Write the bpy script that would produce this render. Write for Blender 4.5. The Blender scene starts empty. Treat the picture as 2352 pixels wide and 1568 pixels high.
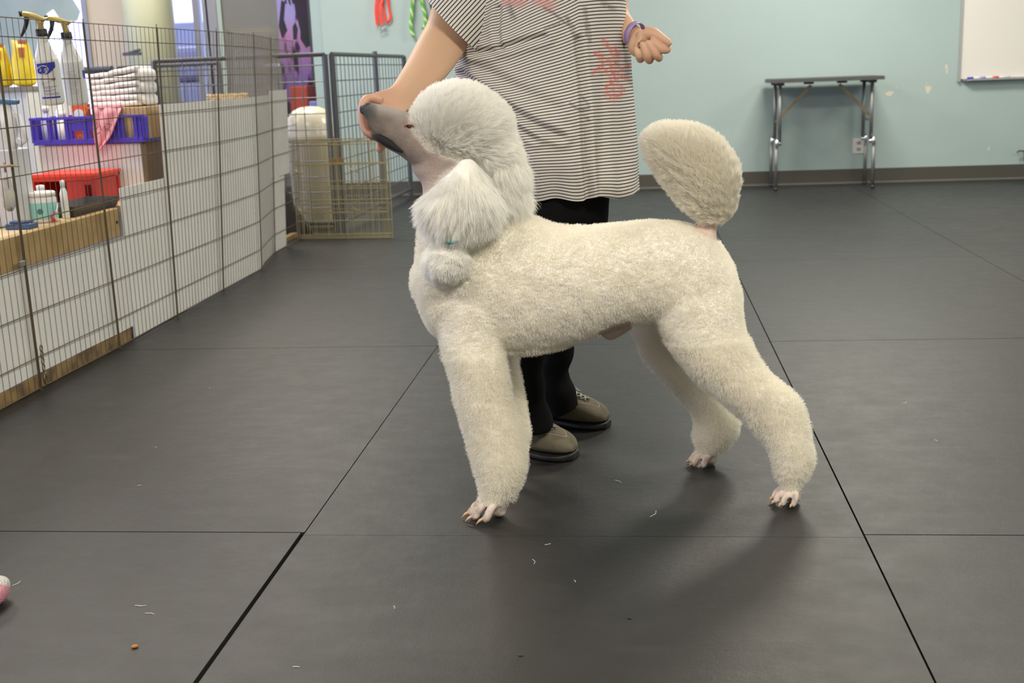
import bpy, bmesh, math, random
import numpy as np
from mathutils import Vector, Matrix, noise as mnoise
random.seed(7); RNG = np.random.default_rng(11)
SC = bpy.context.scene
COL = SC.collection
# ------------------------------------------------------------------ camera
W, H = 2352, 1568
F_PX = 2723.9
CAM = np.array([0.75291, -2.41673, 0.98759])
CR = np.array([0.9941016, 0.1019819, -0.03690124])
CU = np.array([0.01312292, 0.22464112, 0.9743532])
CF = np.array([-0.10765593, 0.96909032, -0.2219778])
cd = bpy.data.cameras.new('camera'); cam = bpy.data.objects.new('camera', cd); COL.objects.link(cam)
cd.sensor_width = 22.3; cd.lens = F_PX / W * 22.3; cd.clip_start = 0.02; cd.clip_end = 200
m = Matrix(((CR[0], CU[0], -CF[0], CAM[0]), (CR[1], CU[1], -CF[1], CAM[1]), (CR[2], CU[2], -CF[2], CAM[2]), (0, 0, 0, 1)))
cam.matrix_world = m
cd.dof.use_dof = True; cd.dof.focus_distance = 2.75; cd.dof.aperture_fstop = 4.0
SC.camera = cam
# ------------------------------------------------------------------ world, exposure, lights
SC.view_settings.view_transform = 'Standard'; SC.view_settings.look = 'None'
SC.view_settings.gamma = 1; SC.view_settings.use_curve_mapping = False
SC.view_settings.exposure = 0.36
SC.cycles.diffuse_bounces = 6; SC.cycles.max_bounces = 14; SC.cycles.transparent_max_bounces = 12
wd = bpy.data.worlds.new('daylight'); SC.world = wd; wd.use_nodes = True
bg = wd.node_tree.nodes['Background']; bg.inputs[0].default_value = (0.62, 0.70, 1.0, 1); bg.inputs[1].default_value = 3.7
def area(name, loc, rot, sx, sy, power, color):
    l = bpy.data.lights.new(name, 'AREA'); l.shape = 'RECTANGLE'; l.size = sx; l.size_y = sy; l.energy = power; l.color = color
    o = bpy.data.objects.new(name, l); COL.objects.link(o); o.location = loc; o.rotation_euler = rot
    return o
CEIL = 2.95
WARM = (1.0, 0.93, 0.80)
for i, (lx, ly, pw) in enumerate([(-1.6, 5.7, 66), (2.2, 5.7, 84), (-4.4, 4.4, 40), (-1.6, 1.9, 55), (2.2, 1.9, 50), (4.8, 4.0, 45), (-1.6, -2.2, 75), (1.9, -2.2, 95), (4.6, -1.6, 30), (-3.6, 7.4, 30)]):
    area('fluorescent_and_fill', (lx, ly, CEIL - 0.06), (0, 0, 0), 1.2, 0.6, pw, WARM)  # last entry is an unseen fill, added to brighten the recess's tan wall
# ------------------------------------------------------------------ helpers
def V(*a): return np.array(a, float)
def ray(x, y): return CF + CR * (x - W / 2) / F_PX - CU * (y - H / 2) / F_PX
def onY(x, y, Y): d = ray(x, y); return CAM + d * (Y - CAM[1]) / d[1]
def onX(x, y, X): d = ray(x, y); return CAM + d * (X - CAM[0]) / d[0]
def onZ(x, y, Z): d = ray(x, y); return CAM + d * (Z - CAM[2]) / d[2]
def onW(x, y, o=0.0): return onY(x, y, 7.5 - o)
def node_mat(name): 
    mt = bpy.data.materials.new(name); mt.use_nodes = True
    return mt, mt.node_tree, mt.node_tree.nodes['Principled BSDF']
def rgba(c): return (c[0], c[1], c[2], 1)
MC = {}
def mat(name, c, rough=0.6, metal=0.0, c2=None, scale=20, bump=0.0, bscale=60, alpha=1, trans=0, attr=None, emit=None, sheen=0, sss=0, thr=None):
    if name in MC: return MC[name]
    mt, nt, b = node_mat(name)
    b.inputs['Base Color'].default_value = rgba(c); b.inputs['Roughness'].default_value = rough; b.inputs['Metallic'].default_value = metal
    if trans: b.inputs['Transmission Weight'].default_value = trans
    if sss:
        b.inputs['Subsurface Weight'].default_value = sss; b.inputs['Subsurface Radius'].default_value = (0.02, 0.008, 0.004); b.inputs['Subsurface Scale'].default_value = 0.5
    if alpha < 1: b.inputs['Alpha'].default_value = alpha
    tc = nt.nodes.new('ShaderNodeTexCoord')
    if c2 is not None:
        n = nt.nodes.new('ShaderNodeTexNoise'); n.inputs['Scale'].default_value = scale; n.inputs['Detail'].default_value = 5
        nt.links.new(tc.outputs['Object'], n.inputs['Vector'])
        r = nt.nodes.new('ShaderNodeValToRGB'); r.color_ramp.elements[0].position = 0.38; r.color_ramp.elements[1].position = 0.62
        if thr: r.color_ramp.elements[0].position, r.color_ramp.elements[1].position = thr
        r.color_ramp.elements[0].color = rgba(c); r.color_ramp.elements[1].color = rgba(c2)
        nt.links.new(n.outputs['Fac'], r.inputs['Fac']); nt.links.new(r.outputs['Color'], b.inputs['Base Color'])
    if attr:
        a = nt.nodes.new('ShaderNodeAttribute'); a.attribute_name = attr; nt.links.new(a.outputs['Color'], b.inputs['Base Color'])
    if bump:
        n = nt.nodes.new('ShaderNodeTexNoise'); n.inputs['Scale'].default_value = bscale; n.inputs['Detail'].default_value = 6
        nt.links.new(tc.outputs['Object'], n.inputs['Vector'])
        bp = nt.nodes.new('ShaderNodeBump'); bp.inputs['Strength'].default_value = bump; bp.inputs['Distance'].default_value = 0.01
        nt.links.new(n.outputs['Fac'], bp.inputs['Height']); nt.links.new(bp.outputs['Normal'], b.inputs['Normal'])
    if emit:
        b.inputs['Emission Color'].default_value = rgba(emit[0]); b.inputs['Emission Strength'].default_value = emit[1]
    MC[name] = mt
    return mt
def mesh_obj(name, verts, faces, mt=None, parent=None, smooth=False):
    me = bpy.data.meshes.new(name); me.from_pydata([tuple(map(float, v)) for v in verts], [], [tuple(f) for f in faces]); me.validate(); me.update()
    return link(name, me, mt, parent, smooth)
def link(name, me, mt=None, parent=None, smooth=False):
    o = bpy.data.objects.new(name, me); COL.objects.link(o)
    if mt is not None:
        for x in (mt if isinstance(mt, (list, tuple)) else [mt]): me.materials.append(x)
    if smooth: me.shade_smooth()
    if parent is not None: set_parent(o, parent)
    return o
def set_parent(o, p):
    bpy.context.view_layer.update() if False else None
    o.parent = p; o.matrix_parent_inverse = world_of(p).inverted()
def world_of(o):
    mtx = Matrix.LocRotScale(o.location, o.rotation_euler, o.scale)
    return (world_of(o.parent) @ o.matrix_parent_inverse @ mtx) if o.parent else mtx
def tag(o, label, cat, group=None, kind=None):
    o['label'] = label; o['category'] = cat
    if group: o['group'] = group
    if kind: o['kind'] = kind
    return o
def thing(name, loc, label, cat, group=None):
    o = bpy.data.objects.new(name, None); COL.objects.link(o); o.location = tuple(map(float, loc)); o.empty_display_size = 0.05
    return tag(o, label, cat, group)
def struct(o): o['kind'] = 'structure'; return o
class MB:
    def __init__(s): s.v = []; s.f = []; s.mi = []
    def add(s, vs, fs, mi=0):
        b = len(s.v); s.v += [tuple(map(float, v)) for v in vs]; s.f += [tuple(b + i for i in f) for f in fs]; s.mi += [mi] * len(fs); return s
    def box(s, lo, hi, mi=0, rot=0, piv=None):
        x0, y0, z0 = lo; x1, y1, z1 = hi
        vs = [V(x, y, z) for x in (x0, x1) for y in (y0, y1) for z in (z0, z1)]
        if rot:
            c = V((x0 + x1) / 2, (y0 + y1) / 2, 0) if piv is None else V(*piv)
            R = np.array([[math.cos(rot), -math.sin(rot), 0], [math.sin(rot), math.cos(rot), 0], [0, 0, 1]])
            vs = [R @ (v - c) + c for v in vs]
        return s.add(vs, [(0, 1, 3, 2), (4, 6, 7, 5), (0, 4, 5, 1), (2, 3, 7, 6), (0, 2, 6, 4), (1, 5, 7, 3)], mi)
    def tube(s, pts, r, n=8, mi=0, cap=True):
        pts = [np.array(p, float) for p in pts]; rs = r if isinstance(r, (list, tuple, np.ndarray)) else [r] * len(pts)
        up = None; rings = []
        for i, p in enumerate(pts):
            t = pts[min(i + 1, len(pts) - 1)] - pts[max(i - 1, 0)]; t = t / (np.linalg.norm(t) + 1e-12)
            if up is None: up = V(0, 0, 1) if abs(t[2]) < 0.9 else V(1, 0, 0)
            a = np.cross(t, up); a /= np.linalg.norm(a) + 1e-12; b = np.cross(a, t); up = b
            rings.append([p + rs[i] * (math.cos(2 * math.pi * k / n) * a + math.sin(2 * math.pi * k / n) * b) for k in range(n)])
        vs = [q for rg in rings for q in rg]; fs = []
        for i in range(len(pts) - 1):
            for k in range(n):
                k2 = (k + 1) % n; fs.append((i * n + k, i * n + k2, (i + 1) * n + k2, (i + 1) * n + k))
        if cap: fs.append(tuple(range(n))[::-1]); fs.append(tuple((len(pts) - 1) * n + k for k in range(n)))
        return s.add(vs, fs, mi)
    def lathe(s, prof, c, n=28, mi=0, axis=None, sx=1, sy=1):
        # prof: list of (r, z); c centre
        vs = []; fs = []
        A = V(1, 0, 0); B = V(0, 1, 0); Z = V(0, 0, 1)
        if axis is not None:
            Z = np.array(axis, float); Z /= np.linalg.norm(Z); A = np.cross(V(0, 1, 0), Z); A /= np.linalg.norm(A); B = np.cross(Z, A)
        for r, z in prof:
            for k in range(n):
                a = 2 * math.pi * k / n; vs.append(np.array(c, float) + A * r * sx * math.cos(a) + B * r * sy * math.sin(a) + Z * z)
        for i in range(len(prof) - 1):
            for k in range(n):
                k2 = (k + 1) % n; fs.append((i * n + k, i * n + k2, (i + 1) * n + k2, (i + 1) * n + k))
        fs.append(tuple(range(n))[::-1]); fs.append(tuple((len(prof) - 1) * n + k for k in range(n)))
        return s.add(vs, fs, mi)
    def prism(s, poly, d, mi=0):
        # poly: 3D points (planar), extruded by vector d
        n = len(poly); p = [np.array(q, float) for q in poly]; d = np.array(d, float)
        vs = p + [q + d for q in p]
        fs = [tuple(range(n)), tuple(range(2 * n - 1, n - 1, -1))] + [(k, n + k, n + (k + 1) % n, (k + 1) % n) for k in range(n)]
        return s.add(vs, fs, mi)
    def ell(s, c, ax, n=20, mi=0):
        # ax: 3 axis vectors
        prof = []; vs = []; fs = []; m_ = n // 2
        ax = [np.array(a, float) for a in ax]
        for i in range(1, m_):
            th = math.pi * i / m_
            for k in range(n):
                a = 2 * math.pi * k / n
                vs.append(np.array(c, float) + ax[0] * math.sin(th) * math.cos(a) + ax[1] * math.sin(th) * math.sin(a) + ax[2] * math.cos(th))
        top = len(vs); vs.append(np.array(c, float) + ax[2]); bot = len(vs); vs.append(np.array(c, float) - ax[2])
        for i in range(m_ - 2):
            for k in range(n):
                k2 = (k + 1) % n; fs.append((i * n + k, (i + 1) * n + k, (i + 1) * n + k2, i * n + k2))
        for k in range(n):
            k2 = (k + 1) % n; fs.append((top, k, k2)); fs.append((bot, (m_ - 2) * n + k2, (m_ - 2) * n + k))
        return s.add(vs, fs, mi)
    def build(s, name, mt, parent=None, smooth=False, bevel=0):
        o = mesh_obj(name, s.v, s.f, None, None, False)
        for x in (mt if isinstance(mt, (list, tuple)) else [mt]): o.data.materials.append(x)
        if len(set(s.mi)) > 1:
            o.data.polygons.foreach_set('material_index', s.mi[:len(o.data.polygons)])
        bm = bmesh.new(); bm.from_mesh(o.data); bmesh.ops.recalc_face_normals(bm, faces=bm.faces); bm.to_mesh(o.data); bm.free()
        if smooth: o.data.shade_smooth()
        if bevel:
            md = o.modifiers.new('bevel', 'BEVEL'); md.width = bevel; md.segments = 2; md.limit_method = 'ANGLE'
        if parent is not None: set_parent(o, parent)
        return o
def ball(mb, c, r, mi=0, n=16):
    r = r if isinstance(r, (list, tuple)) else (r, r, r)
    return mb.ell(c, [V(r[0], 0, 0), V(0, r[1], 0), V(0, 0, r[2])], n, mi)
def crom(P, t):
    n = len(P) - 1; i = min(int(t), n - 1); u = t - i
    p0 = P[max(i - 1, 0)]; p1 = P[i]; p2 = P[i + 1]; p3 = P[min(i + 2, n)]
    return 0.5 * ((2 * p1) + (p2 - p0) * u + (2 * p0 - 5 * p1 + 4 * p2 - p3) * u * u + (3 * p1 - p0 - 3 * p2 + p3) * u ** 3)
def loft(mb, secs, nu=32, sub=6, cap=(0.5, 0.5), ex=1.0, mi=0, closed=True):
    """secs: (A, B, depth_vec): two opposite outline points in 3D and a depth semi axis vector."""
    S = [np.concatenate([(np.array(a, float) + b) / 2, (np.array(a, float) - b) / 2, np.array(d, float)]) for a, b, d in secs]
    N = (len(S) - 1) * sub
    R = [crom(S, i / sub) for i in range(N + 1)]
    rows = []
    def ring(r, k=1.0, off=None):
        c = r[0:3] + (off if off is not None else 0); out = []
        for j in range(nu):
            a = 2 * math.pi * j / nu; ca, sa = math.cos(a), math.sin(a)
            if ex != 1.0: ca = math.copysign(abs(ca) ** ex, ca); sa = math.copysign(abs(sa) ** ex, sa)
            out.append(c + k * (r[3:6] * ca + r[6:9] * sa))
        return out
    def capr(r, r2, e, first):
        d = r[0:3] - r2[0:3]; d /= np.linalg.norm(d) + 1e-9
        L = e * min(np.linalg.norm(r[3:6]), np.linalg.norm(r[6:9]) * 2)
        rr = [ring(r, math.cos(q), d * L * math.sin(q)) for q in (0.35, 0.7, 1.05, 1.35)]
        return rr, r[0:3] + d * L
    rows = [ring(r) for r in R]
    tips = []
    if closed:
        a, ta = capr(R[0], R[1], cap[0], True); b, tb = capr(R[-1], R[-2], cap[1], False)
        rows = a[::-1] + rows + b; tips = [ta, tb]
    vs = [q for r in rows for q in r]; fs = []; n = len(rows)
    for i in range(n - 1):
        for k in range(nu):
            k2 = (k + 1) % nu; fs.append((i * nu + k, i * nu + k2, (i + 1) * nu + k2, (i + 1) * nu + k))
    if closed:
        ia = len(vs); vs += tips
        for k in range(nu):
            k2 = (k + 1) % nu; fs.append((ia, k2, k)); fs.append((ia + 1, (n - 1) * nu + k, (n - 1) * nu + k2))
    mb.add(vs, fs, mi)
    return n, nu
def recalc(me):
    bm = bmesh.new(); bm.from_mesh(me); bmesh.ops.recalc_face_normals(bm, faces=bm.faces); bm.to_mesh(me); bm.free()
def remesh(mb, voxel, smooth=6, fac=0.5):
    o = mesh_obj('temp', mb.v, mb.f); recalc(o.data)
    r = o.modifiers.new('r', 'REMESH'); r.mode = 'VOXEL'; r.voxel_size = voxel; r.adaptivity = 0
    if smooth: s = o.modifiers.new('s', 'SMOOTH'); s.iterations = smooth; s.factor = fac
    dg = bpy.context.evaluated_depsgraph_get(); ev = o.evaluated_get(dg)
    me = bpy.data.meshes.new_from_object(ev); me.materials.clear()
    old = o.data; bpy.data.objects.remove(o); bpy.data.meshes.remove(old)
    me.shade_smooth()
    return me
def coords(me):
    a = np.empty(len(me.vertices) * 3); me.vertices.foreach_get('co', a); return a.reshape(-1, 3)
def normals(me):
    a = np.empty(len(me.vertices) * 3, dtype=np.float32); me.vertex_normals.foreach_get('vector', a); return a.reshape(-1, 3).astype(float)
def set_color(me, name, arr):
    at = me.color_attributes.new(name, 'FLOAT_COLOR', 'POINT'); a = np.ones((len(me.vertices), 4), dtype=np.float32); a[:, :3] = arr
    at.data.foreach_set('color', a.ravel())
def sample(me, n, weight=None):
    me.calc_loop_triangles(); nt = len(me.loop_triangles)
    t = np.empty(nt * 3, dtype=np.int32); me.loop_triangles.foreach_get('vertices', t); t = t.reshape(-1, 3)
    co = coords(me); no = normals(me); a, b, c = co[t[:, 0]], co[t[:, 1]], co[t[:, 2]]
    ar = np.linalg.norm(np.cross(b - a, c - a), axis=1)
    if weight is not None: ar = ar * weight[t].mean(axis=1)
    idx = RNG.choice(nt, n, p=ar / ar.sum()); u = RNG.random((n, 2)); f = u.sum(1) > 1; u[f] = 1 - u[f]
    w0 = 1 - u.sum(1)
    def mix(arr): return arr[t[idx, 0]] * w0[:, None] + arr[t[idx, 1]] * u[:, :1] + arr[t[idx, 2]] * u[:, 1:]
    P = mix(co); N = mix(no); N /= np.linalg.norm(N, axis=1)[:, None] + 1e-9
    return P, N
def vnoise(P, k, seed=0, octs=5):
    r = np.random.default_rng(seed); out = np.zeros((len(P), 3))
    for i in range(octs):
        K = r.normal(size=(3, 3)) * k; ph = r.random(3) * 6.28; out += np.sin(P @ K + ph)
    return out / math.sqrt(octs)
def nrm(a): return a / (np.linalg.norm(a, axis=1)[:, None] + 1e-9)
def hair(name, P, D, L, mt, parent, r0=0.0005, r1=0.00015, k=4, droop=None, curl=0.0, seed=3):
    """strands from P along D with length L; droop bends them towards a vector, curl wobbles them."""
    n = len(P); pts = np.zeros((n, k, 3)); pts[:, 0] = P; d = nrm(D); step = (L / (k - 1))[:, None]
    rr = np.random.default_rng(seed)
    for i in range(1, k):
        if droop is not None: d = nrm(d + droop * (i / (k - 1)))
        if curl: d = nrm(d + rr.normal(size=(n, 3)) * curl)
        pts[:, i] = pts[:, i - 1] + d * step
    cu = bpy.data.hair_curves.new(name); cu.add_curves([k] * n)
    cu.points.foreach_set('position', pts.astype(np.float32).ravel())
    rad = np.tile(np.linspace(r0, r1, k), n).astype(np.float32); cu.points.foreach_set('radius', rad)
    cu.materials.append(mt); o = bpy.data.objects.new(name, cu); COL.objects.link(o); set_parent(o, parent)
    return o
def seg_dist(P2, pts):
    """distance of 2D points to a polyline"""
    best = np.full(len(P2), 1e9)
    for a, b in zip(pts[:-1], pts[1:]):
        a = np.array(a, float); b = np.array(b, float); ab = b - a
        t = np.clip(((P2 - a) @ ab) / (ab @ ab), 0, 1); best = np.minimum(best, np.linalg.norm(P2 - (a + t[:, None] * ab), axis=1))
    return best
def text_obj(name, s, size, origin, right, up, mt, parent, ext=0.0004, sx=1.0):
    cu = bpy.data.curves.new(name, 'FONT'); cu.body = s; cu.size = size; cu.extrude = ext; cu.align_x = 'LEFT'; cu.resolution_u = 2
    o = bpy.data.objects.new('tmp', cu); COL.objects.link(o)
    dg = bpy.context.evaluated_depsgraph_get(); me = bpy.data.meshes.new_from_object(o.evaluated_get(dg)); bpy.data.objects.remove(o); bpy.data.curves.remove(cu)
    r = np.array(right, float); r /= np.linalg.norm(r); u = np.array(up, float); u -= r * (u @ r); u /= np.linalg.norm(u); nn = np.cross(r, u)
    c = coords(me); c = np.array(origin) + c[:, :1] * r * sx + c[:, 1:2] * u + c[:, 2:3] * nn
    me.vertices.foreach_set('co', c.astype(np.float32).ravel()); me.materials.clear(); me.update()
    return link(name, me, mt, parent)

# ------------------------------------------------------------------ room shell
X0, X1, Y0, Y1 = -6.2, 5.6, -5.2, 7.5
def floor_material():
    mt, nt, b = node_mat('black_rubber_mat'); N = nt.nodes; L = nt.links
    tc = N.new('ShaderNodeTexCoord')
    def noise(sc, det=6, vec=None, rough=0.6):
        n = N.new('ShaderNodeTexNoise'); n.inputs['Scale'].default_value = sc; n.inputs['Detail'].default_value = det; n.inputs['Roughness'].default_value = rough
        L.new(vec if vec else tc.outputs['Object'], n.inputs['Vector']); return n
    a = noise(1.3, 4); f = noise(420, 2); sp = noise(95, 3)
    mp = N.new('ShaderNodeMapping'); mp.inputs['Scale'].default_value = (3, 7, 1); mp.inputs['Rotation'].default_value = (0, 0, 0.6); L.new(tc.outputs['Object'], mp.inputs['Vector'])
    sm = noise(2.2, 7, mp.outputs['Vector'], 0.7)
    cr = N.new('ShaderNodeValToRGB'); cr.color_ramp.elements[0].position = 0.3; cr.color_ramp.elements[1].position = 0.75
    cr.color_ramp.elements[0].color = (0.016, 0.0157, 0.0157, 1); cr.color_ramp.elements[1].color = (0.027, 0.026, 0.0255, 1)
    L.new(a.outputs['Fac'], cr.inputs['Fac'])
    c2 = N.new('ShaderNodeValToRGB'); c2.color_ramp.elements[0].position = 0.56; c2.color_ramp.elements[1].position = 0.72
    c2.color_ramp.elements[0].color = (0, 0, 0, 1); c2.color_ramp.elements[1].color = (1, 1, 1, 1); L.new(sm.outputs['Fac'], c2.inputs['Fac'])
    mx = N.new('ShaderNodeMixRGB'); mx.inputs['Color2'].default_value = (0.045, 0.043, 0.041, 1)
    ms = N.new('ShaderNodeMath'); ms.operation = 'MULTIPLY'; ms.inputs[1].default_value = 0.4; L.new(c2.outputs['Color'], ms.inputs[0]); L.new(ms.outputs[0], mx.inputs['Fac'])
    L.new(cr.outputs['Color'], mx.inputs['Color1'])
    # pale specks of rubber granules and scuffs
    vo = N.new('ShaderNodeTexVoronoi'); vo.inputs['Scale'].default_value = 60; L.new(tc.outputs['Object'], vo.inputs['Vector'])
    lt = N.new('ShaderNodeMath'); lt.operation = 'LESS_THAN'; lt.inputs[1].default_value = 0.055; L.new(vo.outputs['Distance'], lt.inputs[0])
    g2 = N.new('ShaderNodeMath'); g2.operation = 'GREATER_THAN'; g2.inputs[1].default_value = 0.56; L.new(sp.outputs['Fac'], g2.inputs[0])
    an = N.new('ShaderNodeMath'); an.operation = 'MULTIPLY'; L.new(lt.outputs[0], an.inputs[0]); L.new(g2.outputs[0], an.inputs[1])
    an2 = N.new('ShaderNodeMath'); an2.operation = 'MULTIPLY'; an2.inputs[1].default_value = 0.22; L.new(an.outputs[0], an2.inputs[0])
    mx2 = N.new('ShaderNodeMixRGB'); mx2.inputs['Color2'].default_value = (0.3, 0.29, 0.27, 1); L.new(an2.outputs[0], mx2.inputs['Fac']); L.new(mx.outputs['Color'], mx2.inputs['Color1'])
    L.new(mx2.outputs['Color'], b.inputs['Base Color'])
    mo = noise(9, 8, None, .75); mb_ = N.new('ShaderNodeMath'); mb_.operation = 'ADD'; L.new(sm.outputs['Fac'], mb_.inputs[0]); L.new(mo.outputs['Fac'], mb_.inputs[1])
    rr = N.new('ShaderNodeMapRange'); rr.inputs['From Min'].default_value = .7; rr.inputs['From Max'].default_value = 1.3; rr.inputs['To Min'].default_value = 0.37; rr.inputs['To Max'].default_value = 0.50; L.new(mb_.outputs[0], rr.inputs['Value']); L.new(rr.outputs[0], b.inputs['Roughness'])
    b.inputs['Specular IOR Level'].default_value = 0.44
    bp = N.new('ShaderNodeBump'); bp.inputs['Strength'].default_value = 0.25; bp.inputs['Distance'].default_value = 0.002; md_ = noise(38, 5, None, .7); ad_ = N.new('ShaderNodeMath'); ad_.operation = 'MULTIPLY_ADD'; ad_.inputs[1].default_value = 1.6; L.new(md_.outputs['Fac'], ad_.inputs[0]); L.new(f.outputs['Fac'], ad_.inputs[2]); L.new(ad_.outputs[0], bp.inputs['Height']); L.new(bp.outputs['Normal'], b.inputs['Normal'])
    return mt
MAT_FLOOR = floor_material()
# rubber mats 4 x 6 ft laid in columns with narrow seams; one floor
fl = MB(); gap = 0.0026; mw, ml = 1.2192, 1.8288
for ci in range(-6, 5):
    off = {-1: 0.010, 0: -0.004, 1: 0.012}.get(ci, 0.02 * math.sin(ci * 3.1))
    for ri in range(-4, 5):
        x0, y0 = ci * mw, ri * ml + off
        if ci == 0: g_y = 0.0007
        else: g_y = gap * 0.8
        gx = gap if ci in (0, 1, 2) else gap * (0.7 if ci != -1 else 0.15)
        if ri >= 2: g_y *= .35
        if ci == 2: gx *= .5
        e_ = .0075 if ci == -1 and ri < 0 else (gx * 0.6 if ci != -2 else .0003)
        fl.box((x0 + gx, y0 + g_y, -0.012), (x0 + mw - e_, y0 + ml - g_y, 0.0))
fl.box((X0 - .5, Y0 - .5, -0.05), (X1 + .5, 9.2, -0.012), 1)
floor = struct(fl.build('floor', [MAT_FLOOR, mat('subfloor_dark', (0.008, 0.008, 0.008), 0.9)]))
def wall_mat(name, c, chips=()):
    mt, nt, b = node_mat(name); N = nt.nodes; L = nt.links
    tc = N.new('ShaderNodeTexCoord'); n = N.new('ShaderNodeTexNoise'); n.inputs['Scale'].default_value = 2.5; n.inputs['Detail'].default_value = 5; L.new(tc.outputs['Object'], n.inputs['Vector'])
    r = N.new('ShaderNodeValToRGB'); r.color_ramp.elements[0].color = rgba([x * 0.95 for x in c]); r.color_ramp.elements[1].color = rgba([min(1, x * 1.05) for x in c]); L.new(n.outputs['Fac'], r.inputs['Fac'])
    col = r.outputs['Color']
    if chips:
        nz = N.new('ShaderNodeTexNoise'); nz.inputs['Scale'].default_value = 28; nz.inputs['Detail'].default_value = 4; L.new(tc.outputs['Object'], nz.inputs['Vector'])
        acc = None
        for (cx, cz, rx, rz) in chips:
            mp = N.new('ShaderNodeMapping'); mp.vector_type = 'POINT'; mp.inputs['Scale'].default_value = (1 / rx, 0, 1 / rz); mp.inputs['Location'].default_value = (-cx / rx, 0, -cz / rz)
            L.new(tc.outputs['Object'], mp.inputs['Vector']); ln = N.new('ShaderNodeVectorMath'); ln.operation = 'LENGTH'; L.new(mp.outputs[0], ln.inputs[0])
            ad = N.new('ShaderNodeMath'); ad.operation = 'MULTIPLY_ADD'; ad.inputs[1].default_value = 3.2; L.new(nz.outputs['Fac'], ad.inputs[0]); L.new(ln.outputs['Value'], ad.inputs[2])
            lt = N.new('ShaderNodeMath'); lt.operation = 'LESS_THAN'; lt.inputs[1].default_value = 2.15; L.new(ad.outputs[0], lt.inputs[0])
            if acc is None: acc = lt.outputs[0]
            else:
                mxx = N.new('ShaderNodeMath'); mxx.operation = 'MAXIMUM'; L.new(acc, mxx.inputs[0]); L.new(lt.outputs[0], mxx.inputs[1]); acc = mxx.outputs[0]
        mx = N.new('ShaderNodeMixRGB'); mx.inputs['Color2'].default_value = (0.66, 0.62, 0.52, 1); L.new(acc, mx.inputs['Fac']); L.new(col, mx.inputs['Color1']); col = mx.outputs['Color']
    L.new(col, b.inputs['Base Color']); b.inputs['Roughness'].default_value = 0.45
    nb = N.new('ShaderNodeTexNoise'); nb.inputs['Scale'].default_value = 45; L.new(tc.outputs['Object'], nb.inputs['Vector'])
    bp = N.new('ShaderNodeBump'); bp.inputs['Strength'].default_value = 0.15; bp.inputs['Distance'].default_value = 0.004; L.new(nb.outputs['Fac'], bp.inputs['Height']); L.new(bp.outputs['Normal'], b.inputs['Normal'])
    return mt
chips = []
for px, py, rx, ry in ((2044, 214, .045, .035), (2058, 201, .02, .02), (2131, 202, .035, .05), (2272, 338, .015, .025), (2174, 156, .02, .04)):
    q = onW(px, py); chips.append((q[0], q[2], rx, ry))
TEAL = (0.385, 0.485, 0.48)
wb = MB().box((-1.83, 7.5, 0), (X1, 7.62, CEIL)); struct(wb.build('wall_back', wall_mat('teal_wall', TEAL, chips)))
struct(MB().box((X1, Y0, 0), (X1 + .12, 7.62, CEIL)).build('wall_right', wall_mat('teal_wall_plain', TEAL)))
struct(MB().box((X0, Y0 - .12, 0), (X1, Y0, CEIL)).build('wall_front', wall_mat('cream_wall', (0.62, 0.58, 0.5))))
struct(MB().box((X0 - .4, Y0 - .2, CEIL), (X1 + .2, 9.0, CEIL + .1)).build('ceiling', mat('ceiling_tile', (0.72, 0.71, 0.68), 0.9, bump=0.3, bscale=120)))
# left wall: solid piers with storefront window openings
MAT_TAN = wall_mat('tan_wall', (0.60, 0.50, 0.38))
lw = MB()
for a, b_ in ((Y0, -4.0), (-1.6, -0.9), (1.6, 2.3), (4.8, 5.4), (7.9, 8.72)): lw.box((X0 - .15, a, 0), (X0, b_, CEIL))
lw.box((X0 - .15, Y0, 0), (X0, 8.72, 0.45)); lw.box((X0 - .15, Y0, 2.6), (X0, 8.72, CEIL))
struct(lw.build('wall_left', MAT_TAN))
# storefront recess behind the teal wall's left end
YB = 8.6
def bx_at(px0, px1): return onY(px0, 60, YB)[0], onY(px1, 60, YB)[0]
struct(MB().box((-1.95, 7.62, 0), (-1.83, YB, CEIL)).build('wall_return', wall_mat('teal_wall_plain2', TEAL)))
a, b_ = bx_at(205, 292); MBX = MB().box((a, YB, 0), (b_, YB + .12, CEIL)); struct(MBX.build('wall_tan', MAT_TAN))
a, b_ = bx_at(512, 640); struct(MB().box((a, YB, 0), (-1.83, YB + .1, CEIL)).build('wall_grey', wall_mat('grey_wall', (0.20, 0.195, 0.18))))
a2, b2 = bx_at(496, 513); struct(MB().box((a2, YB - .02, 0), (a + .002, YB + .1, CEIL)).build('trim_1', wall_mat('pale_green_trim', (0.42, 0.5, 0.45))))
c0 = onY(290, 60, YB - .25)[0]; c1 = onY(398, 60, YB - .25)[0]; rc = (c1 - c0) / 2
struct(MB().lathe([(rc, 0), (rc, CEIL)], ((c0 + c1) / 2, YB - .25, 0), 40).build('trim_2', mat('olive_column', (0.50, 0.50, 0.34), 0.5, c2=(0.47, 0.48, 0.33), scale=2), smooth=True))
MFR = mat('window_frame_metal', (0.30, 0.30, 0.33), 0.4, 0.3)
MGL = None
def glass_mat():
    mt, nt, b = node_mat('window_glass'); b.inputs['Base Color'].default_value = (0.93, 0.95, 1, 1); b.inputs['Roughness'].default_value = 0.02; b.inputs['Transmission Weight'].default_value = 1; b.inputs['IOR'].default_value = 1.02
    return mt
MGL = glass_mat()
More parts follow.
